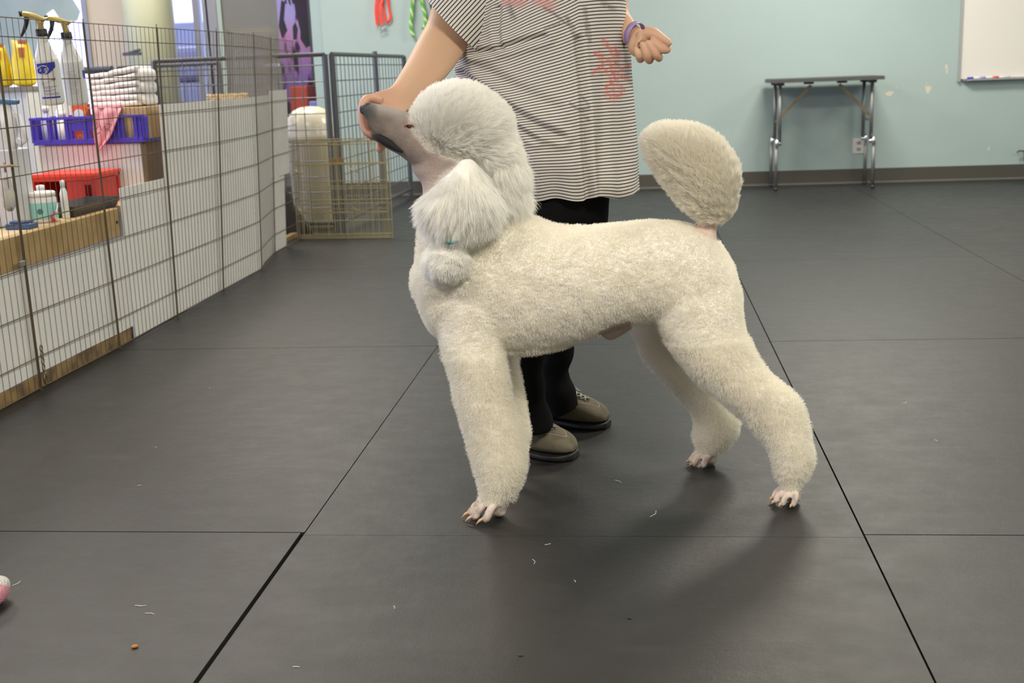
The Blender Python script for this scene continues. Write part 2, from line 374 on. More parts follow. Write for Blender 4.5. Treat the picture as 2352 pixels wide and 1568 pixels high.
def window(name, x0, x1, z0, z1, bars, frame_mt=MFR):
    w = MB(); t = 0.05
    w.box((x0, YB - .02, z0), (x0 + t, YB + .06, z1)).box((x1 - t, YB - .02, z0), (x1, YB + .06, z1)).box((x0, YB - .02, z0), (x1, YB + .06, z0 + t)).box((x0, YB - .02, z1 - t), (x1, YB + .06, z1))
    for bx in bars: w.box((bx, YB - .03, z0), (bx + .05, YB + .07, z1))
    o = struct(w.build(name, frame_mt))
    g = MB().box((x0 + .01, YB + .02, z0 + .01), (x1 - .01, YB + .028, z1 - .01)).build('window_pane', MGL, o)
    return o
a, _ = bx_at(384, 400); _, b_ = bx_at(384, 500)
q1, q2 = bx_at(448, 470); q3, q4 = bx_at(478, 490)
window('window_1', a, b_, 0.05, 2.7, [q1, q2, q3, q4])
a, b_ = X0, bx_at(205, 207)[0]
window('window_2', a, b_, 0.45, 2.7, [X0 + .9])
for k, (a, b_) in enumerate(((-4.0, -1.6), (-0.9, 1.6), (2.3, 4.8), (5.4, 7.9))):
    w = MB(); 
    for yy in (a, (a + b_) / 2 - .025, b_ - .05): w.box((X0 - .1, yy, .45), (X0 - .04, yy + .05, 2.6))
    w.box((X0 - .1, a, .45), (X0 - .04, b_, .5)).box((X0 - .1, a, 2.55), (X0 - .04, b_, 2.6))
    o = struct(w.build('window_%d' % (k + 3), MFR)); MB().box((X0 - .075, a, .46), (X0 - .068, b_, 2.58)).build('window_pane', MGL, o)
# outside: snowy lot and a dim building opposite
struct(MB().box((-24, 9.2, -.15), (6, 30, -.05)).build('ground_outside', mat('snow', (0.75, 0.78, 0.85), 0.8, c2=(0.55, 0.58, 0.66), scale=.8)))
struct(MB().box((-24, -10, -.15), (X0 - .16, 9.2, -.05)).build('ground_side', mat('snow', (0, 0, 0))))
ob = MB().box((-13, 26, -.05), (4, 29, 4.0)); ob.box((-13.2, 25.8, 4.0), (4.2, 29.2, 4.3))
for i in range(8): ob.box((-12.4 + i * 2, 25.95, 1.0), (-11.3 + i * 2, 26.02, 2.4), 1)
tag(ob.build('shop_building', [mat('far_brick', (0.62, 0.56, 0.62), .8), mat('far_glass', (0.1, 0.1, 0.14), .2)]), 'dim low building across the snowy lot seen through the storefront glass', 'building')
cpos = onY(420, 60, 14)
tr = thing('parked_vehicle', (cpos[0], 14, -.05), 'blurry dark vehicle parked outside beyond the storefront glass', 'vehicle')
mb = MB().box((cpos[0] - .5, 14, .35), (cpos[0] + 1.3, 16, 1.0)).box((cpos[0] - .35, 14.3, 1.0), (cpos[0] + 1.1, 15.7, 1.5)); mb.build('body', mat('car_dark', (0.08, 0.07, 0.10), .3), tr, bevel=.08)
for wx in (-.1, .9):
    MB().lathe([(.33, 0), (.33, .2)], (cpos[0] + wx, 13.95, .3), 20, axis=(0, 1, 0.0001)).build('wheel', mat('tyre', (0.02, 0.02, 0.02), .8), tr)
# baseboard
bb = MB().box((-1.83, 7.488, 0), (X1, 7.5, .115)); bb.box((-1.83, 7.472, 0), (X1, 7.488, .012), 1)
struct(bb.build('baseboard_back', [mat('grey_cove_base', (0.075, 0.07, 0.062), .4), mat('cove_toe', (0.17, 0.16, 0.145), .45)]))
struct(MB().box((X1 - .012, Y0, 0), (X1, 7.48, .115)).build('baseboard_right', MC['grey_cove_base']))
# ------------------------------------------------------------------ back wall things
M_ALU = mat('aluminium', (0.55, 0.55, 0.56), 0.35, 0.8)
M_CHROME = mat('chrome', (0.85, 0.86, 0.88), 0.12, 1.0)
M_DGREY = mat('grey_painted_steel', (0.10, 0.10, 0.11), 0.45, 0.4)
M_BLACK = mat('black_plastic', (0.012, 0.012, 0.014), 0.45)
# grooming table
T = thing('grooming_table', (2.19, 7.2, 0), 'grey metal folding grooming table standing empty against the teal wall', 'table')
tx0, tx1, ty0, ty1, tz = 1.775, 2.605, 6.98, 7.44, 0.852
MB().box((tx0, ty0, tz - .02), (tx1, ty1, tz)).build('tabletop', mat('dark_ribbed_rubber', (0.055, 0.06, 0.06), .6), T, bevel=.004)
r = MB().box((tx0 - .004, ty0 - .004, tz - .028), (tx1 + .004, ty0 + .006, tz - .003)).box((tx0 - .004, ty1 - .006, tz - .028), (tx1 + .004, ty1 + .004, tz - .003)).box((tx0 - .006, ty0, tz - .028), (tx0 + .006, ty1, tz - .003)).box((tx1 - .006, ty0, tz - .028), (tx1 + .006, ty1, tz - .003))
r.build('rim', M_DGREY, T)
M_LEG = mat('leg_metal', (0.30, 0.30, 0.30), 0.38, 0.7)
for lx, s in ((1.845, 1), (2.535, -1)):
    for ly in (7.06, 7.39):
        u = MB().tube([(lx, ly, tz - .03), (lx, ly, .36)], .014, 10); L_ = u.build('leg', M_LEG, T, True)
        MB().tube([(lx - s * .024, ly, .40), (lx - s * .024, ly, .02)], .0135, 10).build('leg_extension', M_LEG, L_, True)
        MB().ell((lx - s * .02, ly - .012, .365), [V(.018, 0, 0), V(0, .02, 0), V(0, 0, .036)], 16).tube([(lx - s * .03, ly, .365), (lx + s * .012, ly, .365)], .017, 10).build('height_clamp', M_CHROME, L_, True)
        MB().lathe([(.0155, 0), (.0165, .006), (.0155, .024)], (lx - s * .024, ly, 0), 14).build('rubber_foot', M_BLACK, L_, True)
        MB().box((lx - .03, ly - .02, tz - .05), (lx + .03, ly + .02, tz - .028)).build('leg_bracket', M_DGREY, T)
    MB().tube([(lx, 7.06, .52), (lx, 7.39, .52)], .008, 8).build('cross_bar', M_LEG, T, True)
    br = MB()
    for ly in (7.09,):
        br.box((-.012, -.004, 0), (.012, .004, .33))
    o = br.build('folding_brace', mat('brass_brown_steel', (0.22, 0.18, 0.12), .45, .5), None)
    o.location = (lx + s * .01, 7.1, .56); o.rotation_euler = (0, s * math.radians(44), 0); set_parent(o, T)
    MB().box((lx + s * .22 - .035, 7.07, tz - .045), (lx + s * .22 + .035, 7.13, tz - .02)).build('brace_bracket', M_DGREY, T)
# outlet
q = onW(1972, 335); O = thing('wall_outlet', (q[0], 7.498, q[2]), 'white electrical outlet plate low on the teal wall behind the grooming table', 'outlet')
MB().box((q[0] - .047, 7.49, q[2] - .06), (q[0] + .047, 7.4995, q[2] + .06)).build('cover_plate', mat('white_plastic', (0.75, 0.74, 0.72), .4), O, bevel=.003)
for k in (-1, 1): MB().box((q[0] - .016, 7.487, q[2] + k * .025 - .014), (q[0] + .016, 7.4905, q[2] + k * .025 + .014)).build('socket', mat('grey_socket', (0.35, 0.34, 0.32), .4), O, bevel=.003)
# whiteboard
wl = onW(2204, 186); wt = 1.95
B = thing('whiteboard', (wl[0] + .7, 7.49, wl[2]), 'large whiteboard with an aluminium tray mounted on the teal wall', 'whiteboard')
x0 = wl[0]; x1 = wl[0] + 1.5; z0 = wl[2] + .015
MB().box((x0, 7.478, z0), (x1, 7.498, wt)).build('board', mat('whiteboard_white', (0.80, 0.77, 0.72), .25), B)
MB().box((x0 - .018, 7.47, z0 - .02), (x0, 7.4995, wt)).box((x1, 7.47, z0 - .02), (x1 + .018, 7.4995, wt)).box((x0 - .018, 7.47, wt), (x1 + .018, 7.4995, wt + .018)).build('frame', mat('aluminium_light', (0.5, 0.5, 0.5), .4, .5), B)
MB().prism([(x0 + .01, 7.499, z0), (x0 + .01, 7.499, z0 - .022), (x0 + .06, 7.43, z0 - .012), (x0 + .06, 7.43, z0 - .002), (x0 + .03, 7.455, z0 - .006)], (x1 - x0 - .05, 0, 0)).build('marker_tray', MC['aluminium_light'], B)
for px, c, nm, lb in ((2228, (0.05, 0.06, 0.55), 'marker', 'blue-capped dry-erase marker nearest the tray end of the whiteboard'), (2256, (0.30, 0.33, 0.75), 'marker', 'pale blue-capped marker between the dark blue one and the red one on the tray'), (2286, (0.75, 0.08, 0.12), 'marker', 'red-capped dry-erase marker on the whiteboard tray')):
    q = onW(px, 184, .05); mk = thing('marker', (q[0], 7.45, z0 + .004), lb, 'marker', 'markers on the whiteboard tray')
    MB().tube([(q[0] - .02, 7.455, z0 + .006), (q[0] + .025, 7.455, z0 + .006)], .0085, 10).build('cap', mat('cap%d' % px, c, .4), mk, True)
    MB().tube([(q[0] + .025, 7.455, z0 + .006), (q[0] + .115, 7.455, z0 + .006)], .0075, 10).build('barrel', mat('white_plastic', (1, 1, 1)), mk, True)
# hook at the right edge
q = onW(2345, 355); hk = MB().tube([(q[0] + .05, 7.5, q[2] + .03), (q[0] + .01, 7.46, q[2] + .03), (q[0] - .03, 7.455, q[2] + .035), (q[0] - .045, 7.455, q[2] + .02)], .006, 8).tube([(q[0] + .01, 7.46, q[2] + .03), (q[0] + .02, 7.46, q[2] - .06)], .006, 8)
tag(hk.build('wall_hook', mat('dull_wire', (0.12, 0.11, 0.10), .4, .6), None, True), 'small dark bent metal hook low on the teal wall at the right picture edge', 'hook')
# leashes
def ribbon(mb, pts, wv, th=.0025, mi=0):
    pts = [np.array(p, float) for p in pts]; S = [crom(pts, i / 6) for i in range((len(pts) - 1) * 6 + 1)]
    wv = np.array(wv, float); vs = []; n = len(S)
    for i, p in enumerate(S):
        t = S[min(i + 1, n - 1)] - S[max(i - 1, 0)]; t /= np.linalg.norm(t) + 1e-9; w = wv - t * (wv @ t); w = w / (np.linalg.norm(w) + 1e-9) * np.linalg.norm(wv); nn = np.cross(t, w); nn = nn / (np.linalg.norm(nn) + 1e-9) * th
        vs += [p - w - nn, p + w - nn, p + w + nn, p - w + nn]
    fs = []
    for i in range(n - 1):
        for k in range(4): k2 = (k + 1) % 4; fs.append((i * 4 + k, i * 4 + k2, i * 4 + 4 + k2, i * 4 + 4 + k))
    fs += [(3, 2, 1, 0), tuple((n - 1) * 4 + k for k in range(4))]
    return mb.add(vs, fs, mi)
def w_(x, y, o=.04): return onW(x, y, o)
LR = thing('red_leash', w_(880, -40), 'bright red leash looped and hanging on the teal wall', 'leash')
mb = MB(); ribbon(mb, [w_(884, -60), w_(870, -20), w_(864, 20), w_(867, 58)], (.013, 0, 0)); ribbon(mb, [w_(884, -60, .05), w_(880, -10, .05), w_(872, 20, .06), w_(878, 56, .06)], (.012, 0, 0)); ribbon(mb, [w_(886, -60), w_(880, 10, .03), w_(888, 50, .03), w_(897, 40, .03), w_(892, 10, .03), w_(886, -60)], (.009, .003, 0))
mb.build('strap', mat('red_nylon', (0.85, 0.05, 0.025), .55), LR)
mb = MB(); mb.tube([w_(873, 58), w_(870, 68), w_(874, 76), w_(880, 70), w_(878, 60)], .004, 8).tube([w_(885, 56, .05), w_(882, 66, .05), w_(886, 70, .05)], .004, 8); mb.build('clasp', mat('nickel', (0.45, 0.42, 0.40), .3, .9), LR, True)
def rope(nm, pts, lb):
    S = [crom([np.array(p, float) for p in pts], i / 14) for i in range((len(pts) - 1) * 14 + 1)]
    mb = MB()
    for k, mi in ((0, 0), (2.09, 1), (4.19, 0)):
        mb.tube([s + V(math.cos(i * .55 + k), math.sin(i * .55 + k) * .6, 0) * .0085 for i, s in enumerate(S)], .0075, 6, mi)
    return tag(mb.build(nm, [mat('green_rope', (0.12, 0.42, 0.05), .7), mat('pale_green_rope', (0.62, 0.72, 0.40), .7)], None, True), lb, 'leash', 'braided rope leashes on the wall')
rope('rope_leash', [w_(958, -60), w_(949, -10), w_(946, 30), w_(944, 60), w_(950, 84)], 'thin green and white braided rope leash, the left and longer of two')
rope('rope_leash', [w_(965, -60), w_(966, -10), w_(974, 25), w_(978, 50), w_(972, 66)], 'thicker green and white braided rope leash beside the striped sleeve')
mb = MB(); ribbon(mb, [w_(984, -40), w_(990, 0), w_(1000, 40), w_(1006, 60)], (.02, 0, 0), .006)
tag(mb.build('black_harness', M_BLACK), 'black strap of a harness hanging behind the striped sleeve', 'harness')
# poster on the grey wall and black frame
pa, _ = bx_at(640, 640); _, pb = bx_at(712, 712); pz0 = onY(700, 262, YB)[2]
def poster_mat():
    mt, nt, b = node_mat('poster_print'); N = nt.nodes; L = nt.links; tc = N.new('ShaderNodeTexCoord')
    mp = N.new('ShaderNodeMapping'); mp.inputs['Scale'].default_value = (5.5, 1, 1.7); mp.inputs['Location'].default_value = (3.3, 0, .2); L.new(tc.outputs['Object'], mp.inputs['Vector'])
    n = N.new('ShaderNodeTexNoise'); n.inputs['Scale'].default_value = 1.1; n.inputs['Detail'].default_value = 3; L.new(mp.outputs[0], n.inputs['Vector'])
    sx = N.new('ShaderNodeSeparateXYZ'); L.new(tc.outputs['Object'], sx.inputs[0])
    g = N.new('ShaderNodeValToRGB'); e = g.color_ramp.elements
    e[0].position = .30; e[0].color = (0.16, 0.10, 0.30, 1); e[1].position = .62; e[1].color = (0.42, 0.20, 0.40, 1)
    x = e.new(.75); x.color = (0.36, 0.30, 0.62, 1)
    mr = N.new('ShaderNodeMapRange'); mr.inputs['From Min'].default_value = .5; mr.inputs['From Max'].default_value = 1.9; L.new(sx.outputs['Z'], mr.inputs['Value']); L.new(mr.outputs[0], g.inputs['Fac'])
    c = N.new('ShaderNodeValToRGB'); c.color_ramp.elements[0].position = .46; c.color_ramp.elements[1].position = .50; L.new(n.outputs['Fac'], c.inputs['Fac'])
    mx = N.new('ShaderNodeMixRGB'); mx.inputs['Color1'].default_value = (0.03, 0.01, 0.03, 1); L.new(c.outputs['Color'], mx.inputs['Fac']); L.new(g.outputs['Color'], mx.inputs['Color2']); L.new(mx.outputs['Color'], b.inputs['Base Color'])
    b.inputs['Roughness'].default_value = .3
    return mt
P_ = thing('poster', ((pa + pb) / 2, YB - .02, pz0), 'tall purple and pink poster with dark silhouettes beside a dark door frame', 'poster')
MB().box((pa, YB - .012, pz0), (pb, YB - .001, 2.3)).build('print', poster_mat(), P_)
fg = MB()
def pz(x, y): return onY(x, y, YB - .014)
fg.prism([pz(690, 40), pz(712, 45), pz(712, 105), pz(703, 110), pz(690, 90)], (0, .001, 0)); fg.prism([pz(646, 0), pz(655, 5), pz(652, 45), pz(660, 70), pz(648, 90), pz(640, 60), pz(642, 40)], (0, .001, 0)); fg.prism([pz(672, 62), pz(678, 50), pz(684, 66), pz(682, 90), pz(674, 92)], (0, .001, 0))
for k in range(7): fg.prism([pz(650 + k * 8, -14), pz(655 + k * 8, -14), pz(659 + k * 8 + (k % 3) * 2, 8 + (k % 2) * 5), pz(656 + k * 8, 9)], (0, .001, 0))
fg.build('silhouette', mat('poster_black', (0.015, 0.01, 0.02), .4), P_)
struct(MB().box((pb, YB - .05, 0), (pb + .05, YB, 2.4)).box((pb + .05, YB - .03, 0), (-1.95, YB, 2.4), 0).build('door_1', mat('dark_door_paint', (0.06, 0.065, 0.07), .35)))
# red and purple clutter low behind the kennel
q = onY(695, 200, 7.9); cl = MB().box((q[0] - .12, 7.9, 0), (q[0] + .04, 8.2, .93)); tag(cl.build('red_cabinet', mat('dull_red', (0.35, 0.05, 0.03), .5), None, bevel=.01), 'dull red cabinet standing behind the grey kennel rails', 'cabinet')
q = onY(725, 200, 7.8); cl = MB().box((q[0] - .07, 7.8, 0), (-1.96, 8.1, .80)); tag(cl.build('purple_crate', mat('blue_purple', (0.18, 0.2, 0.5), .5), None, bevel=.01), 'blue-violet box standing beside the red cabinet behind the kennel rails', 'box')
# big pale decal painted on the storefront glass
dp = [(-60, -40), (150, -40), (168, 0), (184, 26), (178, 46), (160, 54), (138, 46), (122, 22), (108, 32), (100, 60), (88, 96), (84, 150), (60, 175), (-60, 178)]
pts = [onY(x, y, YB - .03) for x, y in dp]; mb = MB(); mb.prism(pts, (0, .004, 0))
tag(mb.build('window_decal', mat('pale_decal', (0.42, 0.50, 0.47), .6, c2=(0.36, 0.44, 0.41), scale=3)), 'big pale grey-green cut-out decal on the storefront glass', 'decal')
# ------------------------------------------------------------------ kennel of grey tube and wire
K = thing('kennel_run', (-1.17, 5.1, 0), 'grey tube-framed wire kennel run with an open side against the wall', 'kennel')
M_KW = mat('kennel_wire', (0.16, 0.17, 0.18), .45, .5)
def kpanel(p0, p1, z0, z1, vstep, hstep, mids=(), topr=.014, nm='panel'):
    p0 = np.array(p0, float); p1 = np.array(p1, float); d = p1 - p0; L_ = np.linalg.norm(d); d /= L_; up = V(0, 0, 1)
    def P(s, z): return V(*(p0[:2] + d[:2] * s), z)
    fr = MB()
    for s in (0, L_): fr.tube([P(s, .0), P(s, z1)], .02, 4)
    for s in mids: fr.tube([P(s, .0), P(s, z1 + .03)], .018, 4)
    fr.tube([P(0, z1), P(L_, z1)], topr, 8); fr.tube([P(0, z0), P(L_, z0)], topr, 8)
    o = fr.build(nm, M_DGREY, K)
    w = MB(); s = vstep
    while s < L_ - .01: w.tube([P(s, z0), P(s, z1)], .0032, 4, cap=False); s += vstep
    z = z0 + hstep
    while z < z1 - .02: w.tube([P(0, z), P(L_, z)], .0036, 4, cap=False); z += hstep
    w.build('wire_mesh', M_KW, o)
    return o
kz = 1.135
kpanel((-1.16, 5.12, 0), (-1.12, 7.30, 0), .07, kz, .10, .10, mids=(1.18,))
kpanel((-1.20, 5.10, 0), (-2.35, 5.18, 0), .07, kz, .16, .10)
kpanel((-2.42, 6.6, 0), (-3.35, 6.9, 0), .07, 1.13, .055, .3)
kpanel((-3.38, 6.85, 0), (-5.2, 7.25, 0), .07, 1.12, .055, .3, topr=.028)
q = onY(302, 124, 6.85); MB().box((q[0] - .07, 6.84, q[2] - .012), (q[0] + .07, 6.88, q[2] + .012)).tube([(q[0] - .06, 6.86, q[2]), (q[0] + .07, 6.86, q[2] + .03)], .012, 8).build('gate_latch', M_DGREY, K)
# trash bin with dome lid
tb = thing('trash_bin', (-1.42, 5.45, 0), 'beige domed-lid trash bin behind the kennel rails and folded gold crate', 'bin')
M_BG = mat('beige_plastic', (0.52, 0.46, 0.35), .35)
MB().lathe([(.135, 0.0), (.145, .03), (.165, .55), (.168, .60)], (-1.42, 5.45, 0), 36).build('bin_body', M_BG, tb, True)
MB().lathe([(.176, .585), (.178, .62), (.17, .64), (.165, .68), (.145, .74), (.11, .785), (.06, .805), (.01, .81)], (-1.42, 5.45, 0), 36).build('dome_lid', mat('cream_plastic', (0.70, 0.64, 0.50), .22), tb, True)
# folded gold wire crate leaning on the bin
M_GOLD = mat('gold_wire', (0.42, 0.36, 0.20), .4, .6)
gc = thing('wire_dog_crate', (-1.05, 4.88, 0), 'folded gold wire dog crate standing on edge in front of the beige bin', 'crate')
def gpanel(x0, y0, x1, y1, z0, z1, nv, hz, nm='panel', lean=0.0, mt=None, rr=.0022):
    w = MB(); a = V(x0, y0, 0); b_ = V(x1, y1, 0)
    def P(s, z): return a + (b_ - a) * s + V(0, lean * z, z)
    for i in range(nv + 1): w.tube([P(i / nv, z0), P(i / nv, z1)], rr if 0 < i < nv else rr * 1.6, 5, cap=False)
    for z in hz: w.tube([P(0, z), P(1, z)], rr * 1.35, 5, cap=False)
    return w.build(nm, mt or M_GOLD, gc)
gpanel(-1.39, 4.86, -.775, 4.83, .0, .605, 15, (.005, .03, .115, .22, .245, .36, .47, .585, .605), lean=.03)
gpanel(-1.40, 4.89, -.80, 4.86, .004, .60, 18, (.01, .16, .31, .46, .60), lean=.03)
gpanel(-1.40, 4.935, -.82, 4.905, .004, .62, 17, (.01, .02, .16, .18, .32, .46, .615), lean=.03)
MB().box((-1.16, 4.885, .47), (-1.07, 4.90, .50)).build('label_plate', mat('brown_plate', (0.25, 0.16, 0.07), .5), gc)
for zz in (.18, .42):
    for xx in (-1.37, -1.02): MB().tube([(xx, 4.845, zz + .02), (xx + .02, 4.835, zz), (xx + .05, 4.84, zz - .005)], .004, 6).build('slide_latch', M_GOLD, gc, True)
# ------------------------------------------------------------------ exercise pen along the left
M_RUST = mat('rusty_wire', (0.105, 0.085, 0.055), .55, .35, c2=(0.15, 0.10, 0.05), scale=9, thr=(.45, .7))
EP = thing('exercise_pen', (-1.25, 2.4, 0), 'long rusty wire exercise pen fencing off the grooming supplies', 'pen')
J = [(-1.26, .03, 0), (-1.25, .64, 0), (-1.25, 1.245, 0), (-1.24, 1.85, 0), (-1.245, 2.455, .035), (-1.25, 3.06, .08), (-1.25, 3.665, .06), (-1.355, 4.25, .075), (-1.372, 4.86, .045)]   # x, y, lean of the top
HZ = [.012, .115, .265, .415, .565, .715, .87, 1.02, 1.155, 1.215]
def pen_panel(a, b_, z1=1.215, hz=HZ, parent=EP, n=16, mt=M_RUST, base=0.0, nm='panel'):
    la, lb = a[2], b_[2]; a = V(a[0], a[1], 0); b_ = V(b_[0], b_[1], 0); w = MB()
    def P(s, z):
        return a + (b_ - a) * s + V((la + (lb - la) * s) * z / 1.215, 0, z + base)
    for i in range(1, n): w.tube([P(i / n, .0 + .006), P(i / n, z1)], .00115, 4, cap=False)
    for z in hz: w.tube([P(.008, z), P(.992, z)], .0019, 5, cap=False)
    for s in (.008, .992): w.tube([P(s, .003), P(s, z1)], .0022, 6)
    return w.build(nm, mt, parent)
for a, b_ in zip(J[:-1], J[1:]): pen_panel(a, b_)
for (x, y, l_) in J[1:-1]:
    MB().tube([(x, y, .0), (x + l_, y, 1.23)], .0021, 6).build('hinge_rod', M_RUST, EP)
# clip, snap hook and twig tied to the wires
q = onX(50, 605, -1.243); tag(MB().box((q[0] - .004, q[1] - .014, q[2] - .009), (q[0] + .006, q[1] + .014, q[2] + .009)).build('wire_clip', mat('galvanised', (0.38, 0.42, 0.47), .3, .7), None, bevel=.002), 'small silver clip on the pen wire in front of the wooden plank', 'clip')
q = onX(92, 800, -1.24); sh = MB()
for k in range(4):
    c = q + V(.004, 0, -.022 * k); sh.tube([c + V(0, .007 * math.cos(t), .012 * math.sin(t)) for t in np.linspace(0, 6.28, 12)], .0022, 6)
sh.tube([q + V(.004, .004, -.08), q + V(.005, .012, -.1), q + V(.004, .004, -.125), q + V(.004, -.006, -.115), q + V(.004, -.002, -.085)], .003, 6)
tag(sh.build('snap_hook', mat('tarnished_brass', (0.2, 0.16, 0.08), .4, .7), None, True), 'tarnished snap hook and short chain hanging low on the pen', 'hook')
q0 = onX(-6, 384, -1.235); q1 = onX(45, 382, -1.235); tw = MB().tube([q0, q0 * .5 + q1 * .5 + V(0, 0, .004), q1], [.004, .005, .002], 7)
tag(tw.build('twist_tie', mat('tan_twist', (0.40, 0.33, 0.17), .7), None, True), 'tan twisted cloth tie poking out of the pen wires', 'tie')
q = onX(12, 395, -1.262); mb = MB().tube([q + V(0, 0, .03), q], .003, 6, 1); mb.lathe([(.004, .0), (.02, -.02), (.032, -.07), (.03, -.11), (.012, -.125)], q, 16, sy=1, sx=.5)
tag(mb.build('small_bag', [mat('cream_cloth', (0.60, 0.58, 0.46), .8, c2=(0.5, 0.46, 0.5), scale=30), mat('purple_cord', (0.3, 0.12, 0.45), .7)], None, True), 'small cream cloth bag hanging from a purple cord inside the pen', 'bag')
# white plastic sheets behind the wires
M_SHEET = mat('white_corrugated_sheet', (0.84, 0.83, 0.80), .55, c2=(0.79, 0.78, 0.74), scale=6)
def sheet(ya, yb, z0, z1, lb, name='plastic_sheet'):
    n = 20; vs = []; jy_ = [j[1] for j in J]; jx = [j[0] - .016 for j in J]; jl = [j[2] / 1.215 for j in J]
    for i in range(n + 1):
        s = i / n; y = ya + (yb - ya) * s; x = np.interp(y, jy_, jx) + .002 * math.sin(s * 9); l_ = np.interp(y, jy_, jl)
        vs += [(x + l_ * z0, y, z0), (x + l_ * z1, y, z1), (x + l_ * z1 - .004, y, z1), (x + l_ * z0 - .004, y, z0)]
    fs = [(i * 4 + k, i * 4 + (k + 1) % 4, i * 4 + 4 + (k + 1) % 4, i * 4 + 4 + k) for i in range(n) for k in range(4)] + [(3, 2, 1, 0), (n * 4, n * 4 + 1, n * 4 + 2, n * 4 + 3)]
    return tag(mesh_obj(name, vs, fs, M_SHEET), lb, 'panel', 'white plastic sheets lining the pen')
sheet(.0, 1.22, .055, .415, 'white plastic sheet under the near half of the wooden plank')
sheet(1.222, 2.025, .055, .413, 'white plastic sheet under the far half of the wooden plank')
sheet(2.03, 2.46, .004, .60, 'white plastic sheet with its top edge level between plank and white box')
sheet(2.465, 3.66, .004, .906, 'tall white plastic sheet right of the cardboard box')
sheet(3.67, 4.25, .004, .906, 'white plastic sheet on the turned, shaded pen panel')
sheet(4.27, 4.56, .004, .43, 'short lower white sheet at the far end of the pen')
sheet(4.272, 4.70, .434, .93, 'upper white sheet at the far end of the pen, overhanging the gap')
# wood strip along the floor and the plank shelf
M_WOOD = mat('pine_plank', (0.45, 0.31, 0.14), .55, c2=(0.38, 0.25, 0.10), scale=14)
pl = MB().box((-1.285, .0, 0), (-1.266, 2.02, .05)); tag(pl.build('wood_strip', mat('dirty_wood', (0.34, 0.22, 0.09), .7, c2=(0.14, 0.09, 0.05), scale=12), None, bevel=.002), 'dirty tan wood strip along the floor under the white sheets', 'plank')
S = thing('wooden_shelf', (-1.45, 1.1, .415), 'pale wooden shelf with a thick plank edge behind the pen wires', 'shelf')
MB().box((-1.30, -.1, .418), (-1.262, 2.02, .525)).build('front_plank', M_WOOD, S, bevel=.002)
MB().box((-1.85, -.1, .500), (-1.302, 2.395, .522)).build('shelf_board', mat('pale_plywood', (0.62, 0.48, 0.29), .5, c2=(0.56, 0.42, 0.24), scale=9), S)
q = onX(268, 510, -1.262); MB().lathe([(.006, 0), (.006, .004)], q, 10, axis=(1, 0.001, 0)).build('screw', mat('dark_screw', (0.06, 0.05, 0.04), .4, .6), S)
for yy in (.3, 1.8): MB().box((-1.84, yy, 0), (-1.80, yy + .09, .50)).build('leg', M_WOOD, S)
# ---- things on the shelf (camera faces: planes of constant Y)
def boxat(px0, px1, pyt, pyb, Y, depth, mt, name, parent=None, bevel=.003, up=None):
    a = onY(px0, pyb, Y); b_ = onY(px1, pyb, Y); t = onY((px0 + px1) / 2, pyt, Y); b0 = onY((px0 + px1) / 2, pyb, Y)
    z0 = b0[2] if up is None else up; return MB().box((a[0], Y, z0), (b_[0], Y + depth, t[2])).build(name, mt, parent, bevel=bevel)
M_RED = mat('red_plastic', (0.62, 0.035, 0.02), .4)
SH = .522
# red crate lying on its side, open towards us
Rr = thing('red_crate', (-1.58, 2.15, SH), 'red plastic crate standing tilted on the wooden shelf', 'crate')
Yc = 2.15; a = onY(70, 410, Yc); b_ = onY(216, 400, Yc); x0, x1 = a[0], b_[0]; zt = onY(150, 400, Yc)[2]
mb = MB().box((x0, Yc, zt - .028), (x1, Yc + .24, zt)).box((x0, Yc, SH), (x0 + .012, Yc + .24, zt)).box((x0, Yc + .22, SH), (x1, Yc + .24, zt)).box((x0, Yc, SH), (x1, Yc + .24, SH + .01))
mb.build('shell', M_RED, Rr, bevel=.003)
mb = MB().box((x0 + (x1 - x0) * .55, Yc, SH), (x1 - .045, Yc + .012, zt - .028)).box((x1 - .012, Yc, SH), (x1, Yc + .2, zt - .02)).box((x1 - .045, Yc, SH), (x1 - .012, Yc + .012, SH + .025)).box((x1 - .045, Yc, zt - .045), (x1 - .012, Yc + .012, zt - .028)).box((x1 - .018, Yc, SH), (x1 - .012, Yc + .012, zt - .03))
mb.build('end_panel', mat('dark_red_plastic', (0.50, 0.028, 0.02), .45), Rr, bevel=.002)
MB().box((x0 - .006, Yc - .006, zt - .012), (x1 + .005, Yc + .246, zt + .002)).build('rim', mat('bright_red_plastic', (0.80, 0.06, 0.03), .35), Rr, bevel=.003)
# grey tray
g0 = onZ(212, 492, SH); Tn = thing('grey_tray', (-1.37, 1.94, SH), 'dark grey metal tray on the wooden shelf in front of the red crate', 'tray')
mb = MB(); n = 4
def tray(x0, y0, x1, y1, z0, h, fl, t=.003):
    o = [(x0 - fl, y0 - fl, z0 + h), (x1 + fl, y0 - fl, z0 + h), (x1 + fl, y1 + fl, z0 + h), (x0 - fl, y1 + fl, z0 + h)]; b_ = [(x0, y0, z0), (x1, y0, z0), (x1, y1, z0), (x0, y1, z0)]
    i_ = [(x0 - fl + t, y0 - fl + t, z0 + h), (x1 + fl - t, y0 - fl + t, z0 + h), (x1 + fl - t, y1 + fl - t, z0 + h), (x0 - fl + t, y1 + fl - t, z0 + h)]; ib = [(x0 + t, y0 + t, z0 + t), (x1 - t, y0 + t, z0 + t), (x1 - t, y1 - t, z0 + t), (x0 + t, y1 - t, z0 + t)]
    vs = o + b_ + i_ + ib; fs = [(7, 6, 5, 4), (12, 13, 14, 15)]
    for k in range(4):
        k2 = (k + 1) % 4; fs += [(k, 4 + k, 4 + k2, k2), (8 + k, 8 + k2, 12 + k2, 12 + k), (k, k2, 8 + k2, 8 + k)]
    return vs, fs
